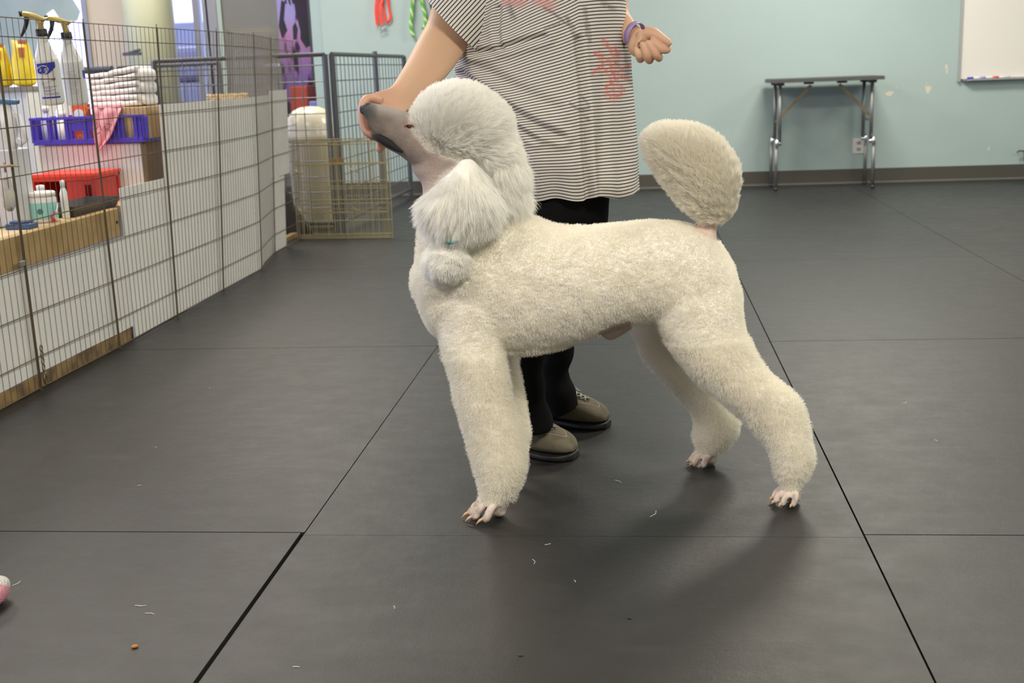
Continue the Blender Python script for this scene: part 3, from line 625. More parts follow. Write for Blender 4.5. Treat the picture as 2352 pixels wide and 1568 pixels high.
mb = MB(); mb.add(*tray(-1.43, 1.76, -1.315, 2.12, SH + .001, .04, .014)); mb.build('pan', mat('dark_grey_metal', (0.10, 0.10, 0.105), .35, .5), Tn)
# white tub with teal label
q = onZ(112, 512, SH); J_ = thing('white_jar', (q[0], q[1], SH), 'white plastic tub with pale teal label on the wooden shelf', 'tub')
cx, cy = q[0] + .0, q[1]; cx = -1.372; cy = 1.64
def cyl_at(px, Xc): 
    return onX(px, 500, Xc)
MB().lathe([(.045, 0), (.050, .006), (.050, .085), (.046, .092)], (cx, cy, SH), 28).build('jar_body', mat('white_plastic', (1, 1, 1)), J_, True)
MB().lathe([(.0505, .014), (.0508, .016), (.0508, .070), (.0505, .072)], (cx, cy, SH), 28).build('label_band', mat('teal_label', (0.30, 0.62, 0.60), .5), J_, True)
MB().lathe([(.040, .092), (.049, .093), (.049, .106), (.045, .109)], (cx, cy, SH), 28).build('lid', mat('white_lid', (0.8, 0.8, 0.78), .35), J_, True)
MB().lathe([(.010, 0), (.010, .001)], (cx + .015, cy - .0495, SH + .042), 14, axis=(.28, -1, 0)).build('paw_mark', mat('dark_teal_print', (0.08, 0.18, 0.18), .5), J_)
for k, (dx, h_) in enumerate(((-.045, .125), (.040, .14))):
    bo = thing('white_bottle', (cx + dx, cy + .09, SH), ('short round-capped white bottle behind the teal-labelled tub', 'slim taller white bottle behind the teal-labelled tub')[k], 'bottle', 'white bottles on the plank shelf')
    rr = (.026, .014)[k]
    MB().lathe([(rr * .9, 0), (rr, .006), (rr, h_ * .65), (rr * .6, h_ * .78), (rr * .45, h_ * .82)], (cx + dx, cy + .09, SH), 22).build('bottle_body', mat('white_lid', (1, 1, 1)), bo, True)
    MB().lathe([(rr * .6, h_ * .82), (rr * .6, h_ * .98), (rr * .3, h_)], (cx + dx, cy + .09, SH), 18).build('cap', mat('white_plastic', (1, 1, 1)), bo, True)
q = onZ(72, 522, SH); tag(MB().box((-1.40, 1.42, SH), (-1.31, 1.48, SH + .02), 0).box((-1.39, 1.43, SH + .02), (-1.32, 1.47, SH + .028)).build('slicker_brush', mat('navy_plastic', (0.045, 0.10, 0.25), .35), None, bevel=.006), 'blue plastic brush lying on the wooden shelf beside the white tub', 'brush')
mb = MB(); q = V(-1.318, 1.60, SH + .005); mb.tube([q, q + V(0, .02, .02), q + V(.004, .035, .045), q + V(0, .05, .06)], .003, 6); mb.tube([q + V(0, .01, 0), q + V(0, -.01, .022), q + V(.003, .02, .03)], .0032, 6, 1); mb.ell(q + V(0, .005, .004), [V(.008, 0, 0), V(0, .012, 0), V(0, 0, .006)], 10, 1)
tag(mb.build('cord_toy', [mat('white_cord', (0.75, 0.7, 0.7), .8), mat('red_cord', (0.6, 0.03, 0.04), .8)], None, True), 'tangled red and white cord lying beside the teal-labelled tub', 'cord')
# big white bottle with blue spray head, on a white cabinet
cbx = MB().box((-1.62, .70, 0), (-1.42, 1.16, .498)); 
CB = thing('white_cabinet', (-1.66, 1.50, .524), 'tall pale white box behind the big handled bottle', 'cabinet')
a = onY(-60, 400, 1.50); b_ = onY(74, 400, 1.64); JT = onY(20, 342, 1.53)[2]; MB().box((a[0], 1.50, .524), (b_[0], 1.64, JT - .002)).build('body', mat('pale_grey_board', (0.62, 0.63, 0.66), .5), CB, bevel=.004)
a = onY(12, 335, 1.38); JG = thing('handled_jug', (-1.65, 1.56, JT), 'white handled spray jug with a blue nozzle at the left edge', 'jug')
def jy(x, y, Y=1.56): return onY(x, y, Y)
mb = MB(); D_ = V(0, .045, 0)
loft(mb, [(jy(-30, 248), jy(28, 248), D_ * .4), (jy(-45, 268), jy(36, 262), D_ * .6), (jy(-60, 300), jy(40, 292), D_ * .9), (jy(-62, 325), jy(40, 325), D_), (jy(-60, 336), jy(40, 336), D_ * .95)], 28, 6)
mb.tube([jy(26, 262), jy(42, 268), jy(50, 300), jy(58, 322), jy(48, 330), jy(34, 318), jy(24, 300)], .011, 10)
mb.build('jug_body', mat('milky_plastic', (0.72, 0.74, 0.78), .3), JG, True)
MB().tube([jy(-20, 250), jy(-12, 238)], .022, 14).build('collar', mat('white_plastic', (1, 1, 1)), JG, True)
mb = MB(); loft(mb, [(jy(-40, 224), jy(-40, 244), V(0, .012, 0)), (jy(0, 224), jy(0, 242), V(0, .014, 0)), (jy(38, 228), jy(38, 240), V(0, .009, 0)), (jy(43, 230), jy(43, 238), V(0, .006, 0))], 14, 4); mb.build('nozzle', mat('steel_blue_plastic', (0.06, 0.17, 0.33), .35), JG, True)
# cabinet / box under the blue crate
WB = thing('white_box', (-1.55, 2.42, 0), 'large white box with brown cardboard side under the blue crate', 'box')
YB2 = 2.42; a = onY(95, 400, YB2); b_ = onY(320, 420, YB2); zt = onY(200, 332, YB2)[2]
MB().box((a[0], YB2, 0), (-1.318, YB2 + .30, zt)).build('white_shell', mat('box_white', (0.74, 0.72, 0.70), .5), WB, bevel=.002)
MB().box((-1.3178, YB2 + .001, 0.0), (-1.312, YB2 + .299, zt - .001)).build('cardboard_side', mat('cardboard', (0.30, 0.21, 0.12), .7, c2=(0.27, 0.185, 0.105), scale=5), WB)
BL = thing('blue_crate', (-1.6, 2.45, zt), 'blue-violet plastic bottle crate with slots on top of the white box', 'crate')
M_BLUE = mat('violet_blue_plastic', (0.07, 0.045, 0.50), .35)
Yc = 2.40; a = onY(70, 300, Yc); b_ = onY(352, 290, Yc); x0, x1 = a[0], -1.29; zb = zt + .003; ht = .115; Wd = x1 - x0
def slotx(px): return onY(px, 300, Yc)[0]
mb = MB(); mb.box((x0 + .02, Yc + .004, zb), (x1 - .0, Yc + .30, zb + .012)).box((x0, Yc - .006, zb + ht - .012), (x1, Yc + .006, zb + ht)).box((x0 + .01, Yc - .004, zb), (x1, Yc + .008, zb + .022))
sl = [(85, 108), (121, 148), (165, 190), (207, 218), (286, 306), (340, 350)]
xs = [x0 + .006] + [v for p in sl for v in (slotx(p[0]), slotx(p[1]))]; xs[-1] = min(xs[-1], x1 - .004); xs.append(x1)
for i in range(0, len(xs), 2): mb.box((xs[i], Yc, zb + .015), (max(xs[i + 1], xs[i] + .003), Yc + .010, zb + ht - .008))
mb.box((slotx(165), Yc, zb + .055), (slotx(190), Yc + .01, zb + ht - .01)).box((slotx(207), Yc, zb + .055), (slotx(218), Yc + .01, zb + ht - .01))
mb.box((x0, Yc, zb + .01), (x0 + .008, Yc + .30, zb + ht)).box((x1 - .008, Yc, zb + .01), (x1, Yc + .30, zb + ht)).box((x0, Yc + .29, zb + .01), (x1, Yc + .30, zb + ht))
mb.build('shell', M_BLUE, BL, bevel=.003)
for p in (76, 116, 156, 198, 275, 315, 330): MB().box((slotx(p) - .003, Yc - .007, zb + .02), (slotx(p) + .003, Yc, zb + ht - .01)).build('rib', M_BLUE, BL)
def in_crate(px, w, h_, mt, nm, lb, cat, rnd=True, capmt=None, g=None, dy=.05):
    x = slotx(px); t = thing(nm, (x, Yc + dy, zb + .013), lb, cat, g)
    if rnd: MB().lathe([(w * .9, 0), (w, .005), (w, h_ * .72), (w * .5, h_ * .85), (w * .4, h_)], (x, Yc + dy, zb + .013), 20).build('bottle_body', mt, t, True); MB().lathe([(w * .55, 0), (w * .55, .02), (w * .3, .024)], (x, Yc + dy, zb + .013 + h_), 16).build('cap', capmt or mat('white_plastic', (1, 1, 1)), t, True)
    else: MB().box((x - w, Yc + dy - .03, zb + .013), (x + w, Yc + dy + .03, zb + h_)).build('carton', mt, t, bevel=.002)
    return t
in_crate(97, .025, .125, mat('clear_lilac', (0.5, 0.5, 0.72), .2), 'bottle', 'translucent lilac bottle in the first slot of the blue crate', 'bottle', g='bottles in the blue crate')
in_crate(134, .026, .10, mat('white_lid', (1, 1, 1)), 'bottle', 'white ribbed bottle behind the second slot of the blue crate', 'bottle', g='bottles in the blue crate')
bt = thing('squeeze_bottle', (slotx(115), Yc + .14, zb + .013), 'white narrow-necked bottle rising out of the blue crate below the sprayers', 'bottle')
MB().lathe([(.024, 0), (.026, .005), (.025, .12), (.012, .145), (.008, .16), (.008, .235), (.004, .24)], (slotx(110), Yc + .14, zb + .013), 20).build('bottle_body', mat('white_plastic', (1, 1, 1)), bt, True)
rc_ = thing('orange_box', (slotx(178), Yc + .06, zb + .013), 'small orange-red carton with white disc standing in the blue crate', 'box')
q0 = slotx(162); q1 = slotx(194); MB().box((q0, Yc + .03, zb + .013), (q1, Yc + .08, zb + .165)).build('carton', mat('orange_red_card', (0.72, 0.10, 0.03), .45, c2=(0.8, 0.25, 0.04), scale=30, thr=(.55, .6)), rc_, bevel=.002)
MB().lathe([(.022, 0), (.022, .002)], ((q0 + q1) / 2, Yc + .03, zb + .122), 24, axis=(0, -1, .001)).build('white_disc', mat('disc_white', (0.7, 0.72, 0.78), .4), rc_)
cbm = mat('kraft_card', (0.50, 0.34, 0.18), .65)
cb2 = thing('cardboard_box', (slotx(270), Yc + .16, zb + .013), 'tan cardboard box sitting in the blue crate under the towels', 'box')
MB().box((slotx(212), Yc + .03, zb + .013), (slotx(334), Yc + .28, zb + .145)).build('carton', cbm, cb2, bevel=.003)
MB().box((slotx(255), Yc + .028, zb + .05), (slotx(275), Yc + .0305, zb + .08)).build('printed_patch', mat('brown_print', (0.35, 0.15, 0.06), .6), cb2)
# folded towels: each towel its own thing
zt2 = zb + .148; M_TW = mat('white_terry', (0.90, 0.88, 0.86), .95, bump=.6, bscale=260); cur = zt2
def towel(cx, cy, z, wx, wy, h_, tilt, seed, lb):
    mb = MB(); r_ = random.Random(seed); D_ = V(0, wy, 0)
    secs = []
    for i in range(9):
        s = i / 8; x = cx - wx + 2 * wx * s; dz = tilt * (s - .3) * (1 if s > .3 else .6) + r_.uniform(-.002, .002); hh = h_ * (1 + r_.uniform(-.12, .12)) * (.75 if i in (0,) else 1)
        secs.append((V(x, cy, z + dz + h_ * 1.08), V(x + .003, cy, z + dz), D_))
    loft(mb, secs, 28, 5, (.9, .6), .32)
    return tag(mb.build('folded_towel', M_TW, None, True), lb, 'towel', 'folded white towels stacked on the blue crate')
tx = (slotx(205) + slotx(308)) / 2; tw_ = (slotx(308) - slotx(205)) / 2; LBL = ['folded white towel at the bottom of the stack on the cardboard box', 'folded white towel second from the bottom of the stack', 'folded white towel third from the bottom of the stack', 'folded white towel fourth from the bottom, sagging to the left', 'folded white towel second from the top of the stack', 'top folded white towel of the stack, its right end raised']
for k in range(6): towel(tx + .002 * (k % 2), Yc + .15, zt2 + k * .0235, tw_, .10, .0225, (.0, .003, .008, .014, .024, .034)[k], k, LBL[k])
for k in range(3):
    q0, q1 = onY(300, 200, Yc + .16)[0], onY(338, 200, Yc + .16)[0]; mb = MB(); zz = zt2 + k * .045 + .002; secs = []
    for i in range(6):
        s = i / 5; x = q0 + (q1 - q0) * s + .006; dz = .012 * math.sin(s * 3) + k * .008 * s; secs.append((V(x, Yc + .16, zz + dz + .043), V(x, Yc + .16, zz + dz * .5), V(0, .08, 0)))
    loft(mb, secs, 24, 5, (.8, .8), .5)
    tag(mb.build('folded_towel', M_TW, None, True), ('lowest of three fringed white cloths right of the towel stack', 'middle of three fringed white cloths right of the towel stack', 'topmost fringed white cloth with frayed edge right of the towel stack')[k], 'towel', 'fringed white cloths beside the towel stack')
# pink cloth hanging over the crate front, black writing
Yp = Yc - .022
def pk(x, y, o=0): return onY(x, y, Yp - o)
rows = [(248, 212, 280), (262, 212, 274), (278, 213, 268), (295, 214, 262), (310, 215, 256), (325, 217, 246), (338, 220, 234), (347, 222, 226)]
vs = []; n = 12
for y, xa, xb in rows:
    for i in range(n + 1): s = i / n; vs.append(pk(xa + (xb - xa) * s, y, .006 * math.sin(s * 11 + y * .03)))
fs = [(r_ * (n + 1) + i, r_ * (n + 1) + i + 1, (r_ + 1) * (n + 1) + i + 1, (r_ + 1) * (n + 1) + i) for r_ in range(len(rows) - 1) for i in range(n)]
PC = thing('pink_cloth', pk(245, 248), 'pink cloth with black writing draped over the blue crate', 'cloth')
o = mesh_obj('cloth', vs, fs, mat('pink_fabric', (0.80, 0.36, 0.42), .8), PC, True); md = o.modifiers.new('t', 'SOLIDIFY'); md.thickness = .003
tp = MB().box((slotx(212) + .0, Yp - .002, zb + .146), (slotx(280), Yc + .05, zb + .150)); tp.build('fold_over', MC['pink_fabric'], PC)
wr = MB()
for st in ([(214, 284), (222, 280), (226, 290), (219, 300), (215, 296)], [(228, 284), (234, 300), (240, 288), (244, 302)], [(244, 284), (258, 286)], [(246, 298), (256, 288), (253, 302), (244, 296)], [(229, 304), (222, 308)]):
    wr.tube([pk(x, y, .012) for x, y in st], .0014, 5)
wr.build('writing', mat('black_ink', (0.02, 0.015, 0.02), .7), PC)
# ------------------------------------------------------------------ spray bottles hooked over the pen top
M_SPR = None
def spray(pxc, lb, label):
    # pxc: pixel shift from first bottle; bottle tilted slightly
    X = -1.275
    base = onX(122 + pxc, 238, X); neck = onX(96 + pxc, 78 + abs(pxc) * .12, X)
    up = neck - base; Hh = np.linalg.norm(up); up /= Hh
    T_ = thing('spray_bottle', base, lb, 'spray bottle', 'spray bottles hooked on the pen')
    R_ = V(.88, .47, 0); R_ -= up * (R_ @ up); R_ /= np.linalg.norm(R_); N_ = np.cross(R_, up)
    def Q(r, u, n=0): return base + R_ * r + up * u + N_ * n
    mb = MB(); s = Hh
    prof = [(.036, 0.0), (.040, .012), (.041, s * .3), (.041, s * .60), (.038, s * .66), (.028, s * .76), (.020, s * .86), (.0165, s * .93), (.0165, s * .97)]
    loft(mb, [(Q(-r, u), Q(r, u), N_ * r * .85) for r, u in prof], 32, 5, (.15, .1), .85)
    mt, nt, b = node_mat('translucent_white_plastic') if 'tr_white' not in MC else (MC['tr_white'], None, None)
    if nt is not None:
        b.inputs['Base Color'].default_value = (0.80, 0.80, 0.78, 1); b.inputs['Roughness'].default_value = .35; b.inputs['Subsurface Weight'].default_value = .4; b.inputs['Subsurface Radius'].default_value = (.03, .03, .03); b.inputs['Subsurface Scale'].default_value = .3; MC['tr_white'] = mt
    bo = mb.build('bottle_body', mt, T_, True)
    nk = MB(); nk.lathe([(.019, 0), (.020, .003), (.019, .024)], Q(0, s * .97), 20, axis=up); nk.build('collar', M_BLACK, T_, True)
    M_G = mat('gold_plastic', (0.50, 0.38, 0.12), .3, .3)
    u0 = s * .97
    def Qh(r, u, n=0): return Q(r * .84, u0 + .024 + (u - u0 - .024) * .9, n)
    mb = MB(); loft(mb, [(Qh(-.012, s * .97 + .024), Qh(.014, s * .97 + .024), N_ * .011), (Qh(-.013, s * .97 + .04), Qh(.012, s * .97 + .042), N_ * .011), (Qh(-.016, s * .97 + .062), Qh(.012, s * .97 + .052), N_ * .010)], 16, 4)
    u0 = s * .97
    loft(mb, [(Qh(.034, u0 + .066), Qh(.032, u0 + .060), N_ * .005), (Qh(.016, u0 + .066), Qh(.010, u0 + .048), N_ * .010), (Qh(-.012, u0 + .080), Qh(-.012, u0 + .056), N_ * .012), (Qh(-.040, u0 + .090), Qh(-.040, u0 + .066), N_ * .012), (Qh(-.062, u0 + .092), Qh(-.062, u0 + .074), N_ * .010)], 16, 4)
    hd = mb.build('spray_head', M_G, T_, True)
    mb = MB(); mb.tube([Qh(-.06, u0 + .084), Qh(-.074, u0 + .083)], .0095, 12); mb.build('nozzle', M_BLACK, T_, True)
    mb = MB(); loft(mb, [(Qh(-.058, u0 + .074), Qh(-.036, u0 + .070), N_ * .007), (Qh(-.060, u0 + .052), Qh(-.042, u0 + .050), N_ * .007), (Qh(-.070, u0 + .028), Qh(-.055, u0 + .024), N_ * .006), (Qh(-.082, u0 + .004), Qh(-.074, u0 + .0), N_ * .005)], 12, 4); mb.build('trigger', M_BLACK, T_, True)
    # printed label: curved patches on the bottle surface
    def surf(r, u, lift=.0006):
        # u in 0..1 of height; r -1..1 sideways
        hw = np.interp(u * s, [p[1] for p in prof], [p[0] for p in prof]) + lift; x = max(-.98, min(.98, r)); nn = (1 - abs(x) ** 2.35) ** (1 / 2.35) * hw * .85
        return Q(x * hw, u * s, nn)
    def patch(r0, r1, u0_, u1_, nm, mt_, f=None):
        n_ = 10; vs = []; 
        for i in range(n_ + 1):
            r = r0 + (r1 - r0) * i / n_; ub, ut = (u0_, u1_) if f is None else f(r); vs += [surf(r, ub), surf(r, (ub + ut) / 2), surf(r, ut)]
        fs = [(i * 3 + k, i * 3 + 3 + k, i * 3 + 4 + k, i * 3 + 1 + k) for i in range(n_) for k in (0, 1)]
        return mesh_obj(nm, vs, fs, mt_, bo, True)
    navy = mat('label_blue', (0.03, 0.035, 0.42), .4)
    if label:
        patch(-.80, .62, .5, .57, 'label_band', navy, lambda r: (.47 - .035 * math.cos((r + .3) * 2.2) + .07 * max(0, r), .60 + .012 * r))
        patch(-.78, .66, .09, .115, 'label_stripe', navy)
        q = surf(-.42, .50, .0012); mb = MB(); vv = surf(-.40, .50) - surf(-.44, .50); vv /= np.linalg.norm(vv); nn = np.cross(vv, up)
        mb.tube([q + vv * .019 * math.cos(t) + (up * .014 + vv * .004) * math.sin(t) for t in np.linspace(0, 6.283, 24)], .0014, 5, cap=False); mb.build('logo_ring', mat('white_plastic', (1, 1, 1)), bo)
        text_obj('logo_text', 'zep', .022, surf(-.66, .482, .0014), vv, up, mat('white_plastic', (1, 1, 1)), bo)
        for i, (tt, uu, sz) in enumerate((('Professional', .345, .0155), ('Sprayer', .285, .0155))):
            q = surf(-.62, uu, .002); v2 = surf(.2, uu) - surf(-.5, uu); text_obj('label_text', tt, sz, q, v2 / np.linalg.norm(v2), up, navy, bo, sx=.62)
        for k, (uu, w_r) in enumerate(((.255, .5), (.235, .1), (.205, .35), (.19, .05), (.16, .6), (.14, .6))): patch(-.62 + .03 * k, w_r, uu, uu + .006, 'label_line', navy)
    else:
        gy = mat('label_grey', (0.30, 0.30, 0.36), .5); patch(.78, .97, .38, .5, 'label_band', navy)
        for k in range(13): patch(-.5, (.15, -.1, .3, .25)[k % 4], .50 - k * .028, .505 - k * .028, 'label_line', gy)
spray(0, 'spray bottle with blue printed label hooked over the pen top wire', True)
spray(57, 'spray bottle showing its small-print back, right of the blue-labelled one', False)
# folded wire panels standing behind the pen
M_WG = mat('galvanised_wire', (0.34, 0.32, 0.26), .45, .4)
FW = thing('folded_wire_crate', (-1.55, 4.6, .9), 'stack of folded grey wire crate panels standing behind the pen top', 'crate')
for k in range(4):
    y = 4.45 + k * .05 ; w = MB()
    a = onY(515 + k * 5, 60, y); b_ = onY(628 + k * 7, 66, y); x0, x1 = a[0] - .07, min(b_[0] - .07, -1.425); z0, z1 = .0, onY(570, 62 + k * 4, y)[2]
    for i in range(10): x = x0 + (x1 - x0) * (i + .15 * k) / 10.0; w.tube([(x, y, z0), (x + .06 * z1, y + .0, z1)], .0015, 4, cap=False)
    for z in [z0 + .02] + [z1 - h_ for h_ in (0, .012, .05, .10, .16, .24, .33, .42, .6, .8)]: w.tube([(x0 + .06 * z, y, z), (x1 + .06 * z, y, z)], .0022, 4, cap=False)
    for x in (x0, x1): w.tube([(x, y, z0), (x + .06 * z1, y, z1)], .003, 5)
    w.build('panel', M_WG, FW)
q0 = onY(605, 152, 4.42); q1 = onY(640, 148, 4.42); MB().box((q0[0], 4.425, q0[2] - .008), (q1[0], 4.445, q0[2] + .012)).build('silver_highlight', M_CHROME, FW, bevel=.003)  # chrome bar added to make the silver highlight on the folded wires
# table behind with things: white counter, yellow bags, wicker tray
WC = thing('white_counter', (-3.3, 5.2, 0), 'long white counter at the far side of the pen with yellow bags on it', 'counter')
cz = onY(60, 198, 5.4)[2]; xa = onY(-200, 198, 5.4)[0]; xb = onY(92, 198, 5.4)[0]
MB().box((xa, 5.2, cz - .03), (xb, 5.95, cz)).build('countertop', mat('dark_counter', (0.25, 0.22, 0.18), .5), WC); MB().box((xa + .01, 5.22, 0), (xb - .01, 5.93, cz - .03)).build('cabinet_body', mat('box_white', (1, 1, 1)), WC)
for k, (pa_, pb_, pt) in enumerate(((-25, 28, 96), (33, 82, 90))):
    Yk = 5.45; a = onY(pa_, 190, Yk); b_ = onY(pb_, 190, Yk); zt3 = onY(50, pt, Yk)[2]
    BG = thing('yellow_bag', ((a[0] + b_[0]) / 2, Yk, cz), ('yellow and orange plastic bag cut by the left picture edge', 'upright yellow plastic bag with torn top, nearer the spray bottles')[k], 'bag', 'yellow bags on the white counter')
    mb = MB(); c_ = (a + b_) / 2; w2 = (b_[0] - a[0]) / 2; hh = zt3 - cz
    loft(mb, [(V(a[0], Yk, cz + .02), V(b_[0], Yk, cz + .02), V(0, .05, 0)), (V(a[0] - .005, Yk, cz + hh * .4), V(b_[0], Yk, cz + hh * .4), V(0, .055, 0)), (V(a[0] + .02, Yk, cz + hh * .75), V(b_[0] - .015, Yk, cz + hh * .8), V(0, .035, 0)), (V(a[0] + .012, Yk, cz + hh), V(b_[0] - .02, Yk, cz + hh * .93), V(0, .006, 0))], 28, 6, (.3, .05), .7)
    o = mb.build('bag_body', mat('yellow_film', (0.80, 0.62, 0.02), .3, c2=(0.72, 0.50, 0.02), scale=14), BG, True)
    MB().box((c_[0] + w2 * .1, Yk - .052, cz + hh * .62), (c_[0] + w2 * .55, Yk - .03, cz + hh * .82)).box((c_[0] - w2 * .1, Yk - .02, cz + hh * .90), (c_[0] + w2 * .7, Yk - .012, cz + hh * .98)).build('brown_print', mat('rust_print', (0.45, 0.12, 0.02), .5), BG)
q = onY(515, 222, 4.15); WK = thing('wicker_tray', (q[0], 4.2, .905), 'small tan wicker basket peeking over the tall white sheet', 'basket')
mb = MB(); zq = onY(515, 224, 4.2)[2]
for k in range(4): mb.tube([(q[0] + .11 * math.cos(t), 4.2 + .10 * math.sin(t), zq - .03 + k * .014 + .003 * math.sin(t * 9 + k * 2)) for t in np.linspace(0, 6.283, 40)], .008, 6)
mb.box((q[0] - .08, 4.13, zq - .045), (q[0] + .08, 4.27, zq - .03)); mb.build('basket_weave', mat('wicker', (0.50, 0.34, 0.13), .6, c2=(0.6, 0.48, 0.28), scale=40), WK, True)
st_ = MB().box((-1.62, 3.98, 0), (-1.44, 4.34, zq - .046)); tag(st_.build('storage_bin', mat('pale_grey_board', (1, 1, 1)), None, bevel=.01), 'pale storage bin under the wicker basket, hidden behind the tall sheet', 'bin')
q = onX(378, 240, -1.46); ts = MB(); rr = random.Random(4)
for k in range(16):
    p0 = V(-1.36 + rr.uniform(-.02, .03), 2.62 + rr.uniform(-.07, .06), .88); ts.tube([p0, p0 + V(rr.uniform(-.02, .02), rr.uniform(-.02, .02), .035), p0 + V(rr.uniform(-.03, .03), rr.uniform(-.03, .03), rr.uniform(.03, .06))], .005, 5)
TS = tag(ts.build('tissue_bunch', mat('pale_aqua_tissue', (0.62, 0.75, 0.72), .8), None, True), 'crumpled pale aqua plastic bag behind the tall sheet beside the towels', 'bag')
ub = MB().box((-1.46, 2.74, 0), (-1.29, 3.0, .86)); ub = MB().box((-1.46, 2.50 + .23, 0), (-1.30, 2.98, .88)); 
# debris by the pen's far end
DK = MB(); rr = random.Random(9)
mb = MB()
loft(mb, [(V(-1.58, 5.02, .0), V(-1.58, 5.02, .30), V(0, .05, 0)), (V(-1.50, 5.02, .0), V(-1.50, 5.02, .32), V(0, .045, 0)), (V(-1.42, 5.02, .0), V(-1.42, 5.02, .15), V(0, .04, 0)), (V(-1.35, 5.02, .0), V(-1.35, 5.02, .06), V(0, .03, 0))], 20, 5)
me = remesh(mb, .012, 2); co = coords(me); co += vnoise(co, 40, 5) * .006; co[:, 2] = np.maximum(co[:, 2], 0.001); me.vertices.foreach_set('co', co.astype(np.float32).ravel())
tag(link('dark_bag', me, mat('dark_fabric', (0.03, 0.03, 0.028), .8), None, True), 'heap of dark cloth on the floor behind the folded gold crate', 'bag')
wq = MB().box((-1.47, 4.70, .0), (-1.43, 5.02, .03), 0, .0); tag(wq.build('wood_offcut', M_WOOD, None, bevel=.003), 'short tan wood offcut on the floor at the far pen end', 'plank')
# floor bits
q = onZ(310, 1487, 0); mb = MB().ell(q + V(0, 0, .003), [V(.006, .003, 0), V(-.002, .004, 0), V(0, 0, .003)], 10); tag(mb.build('food_crumb', mat('orange_crumb', (0.45, 0.17, 0.03), .7)), 'small orange-brown crumb on the mat at bottom left', 'crumb')
LT = MB(); rr = random.Random(2)
for px, py, l in ((344, 1410, .010), (316, 1392, .006), (328, 1391, .007), (320, 1115, .005), (358, 1027, .005), (482, 891, .005), (2150, 1012, .006), (2078, 925, .012), (1320, 1335, .005), (905, 1395, .006), (1225, 1290, .012), (1258, 1250, .007), (38, 1340, .012), (1500, 1180, .02), (1420, 1106, .012), (680, 1532, .006)):
    q = onZ(px, py, 0) + V(0, 0, .001); a_ = rr.uniform(0, 3.1); d = V(math.cos(a_), math.sin(a_), 0) * l; LT.tube([q - d, q + V(d[1], -d[0], 0) * .3, q + d], .0006, 4)
tag(LT.build('lint', mat('white_lint', (0.7, 0.7, 0.68), .9)), 'loose white hair clippings and lint scattered over the black mats', 'lint', kind='stuff')
for px, py, lb in ((1447, 1420, 'dark speck of dirt on the front mat, right of centre'), (1196, 1505, 'dark speck of dirt near the bottom edge below the front paw')):
    q = onZ(px, py, 0); mb = MB().ell(q + V(0, 0, .001), [V(.005, .0, 0), V(0, .004, 0), V(0, 0, .0012)], 10); tag(mb.build('dirt_speck', M_BLACK), lb, 'dirt')
# pink and white soft toy at the left edge
q = onZ(-14, 1392, 0); mb = MB(); 
TY = thing('soft_toy', (q[0], q[1], 0), 'pink and white fuzzy toy lying at the left picture edge', 'toy')
me = None
mb.ell(q + V(0, 0, .024), [V(.026, 0, 0), V(0, .05, 0), V(0, 0, .023)], 20); mb.build('pink_body', mat('pink_fleece', (0.80, 0.33, 0.42), .95, bump=.8, bscale=300), TY, True)
mb = MB().ell(q + V(-.002, .022, .030), [V(.0235, 0, 0), V(0, .032, 0), V(0, 0, .021)], 20); mb.build('white_patch', mat('white_fleece', (0.78, 0.76, 0.72), .95, bump=.8, bscale=300), TY, True)
#@@PART3
# ------------------------------------------------------------------ the poodle
def proj(P):
    d = np.atleast_2d(P) - CAM; zf = d @ CF
    return np.stack([W / 2 + F_PX * (d @ CR) / zf, H / 2 - F_PX * (d @ CU) / zf], 1)
def DY(px): return .22 + (px - 1125) * .00019
def PT(x, y, off=0.0): return onY(x, y, DY(x) + off)
def S(ax, ay, bx, by, d, off=0.0): return (PT(ax, ay, off), PT(bx, by, off), V(0, d, 0))
def SY(ax, ay, bx, by, d, Y): return (onY(ax, ay, Y), onY(bx, by, Y), V(0, d, 0))
def in_poly(P2, poly):
    x, y = P2[:, 0], P2[:, 1]; ins = np.zeros(len(P2), bool); n = len(poly)
    for i in range(n):
        x1, y1 = poly[i]; x2, y2 = poly[(i + 1) % n]
        c = ((y1 > y) != (y2 > y)) & (x < (x2 - x1) * (y - y1) / ((y2 - y1) + 1e-12) + x1); ins ^= c
    return ins
DOG = thing('poodle', onZ(1400, 1150, 0) + V(0, .12, 0), 'white standard poodle standing in profile, head raised by the hand', 'dog')
M_SKIN = mat('dog_skin_and_coat', (1, 1, 1), .75, attr='pig', sss=0.1, bump=.25, bscale=140)
def hair_mat(name, c, rough=.75):
    mt, nt, b = node_mat(name); b.inputs['Base Color'].default_value = rgba(c); b.inputs['Roughness'].default_value = rough; b.inputs['Specular IOR Level'].default_value = .25
    tr = nt.nodes.new('ShaderNodeBsdfTranslucent'); tr.inputs[0].default_value = rgba(c); mx = nt.nodes.new('ShaderNodeMixShader'); mx.inputs[0].default_value = .45
    out = [n for n in nt.nodes if n.type == 'OUTPUT_MATERIAL'][0]
    nt.links.new(b.outputs[0], mx.inputs[1]); nt.links.new(tr.outputs[0], mx.inputs[2]); nt.links.new(mx.outputs[0], out.inputs[0]); return mt
M_HAIR = hair_mat('cream_white_hair', (0.965, 0.94, 0.87))
M_HAIR2 = hair_mat('white_long_hair', (0.975, 0.965, 0.93))
M_CORE = mat('cream_coat_core', (0.93, 0.90, 0.83), .9)
b = MB()
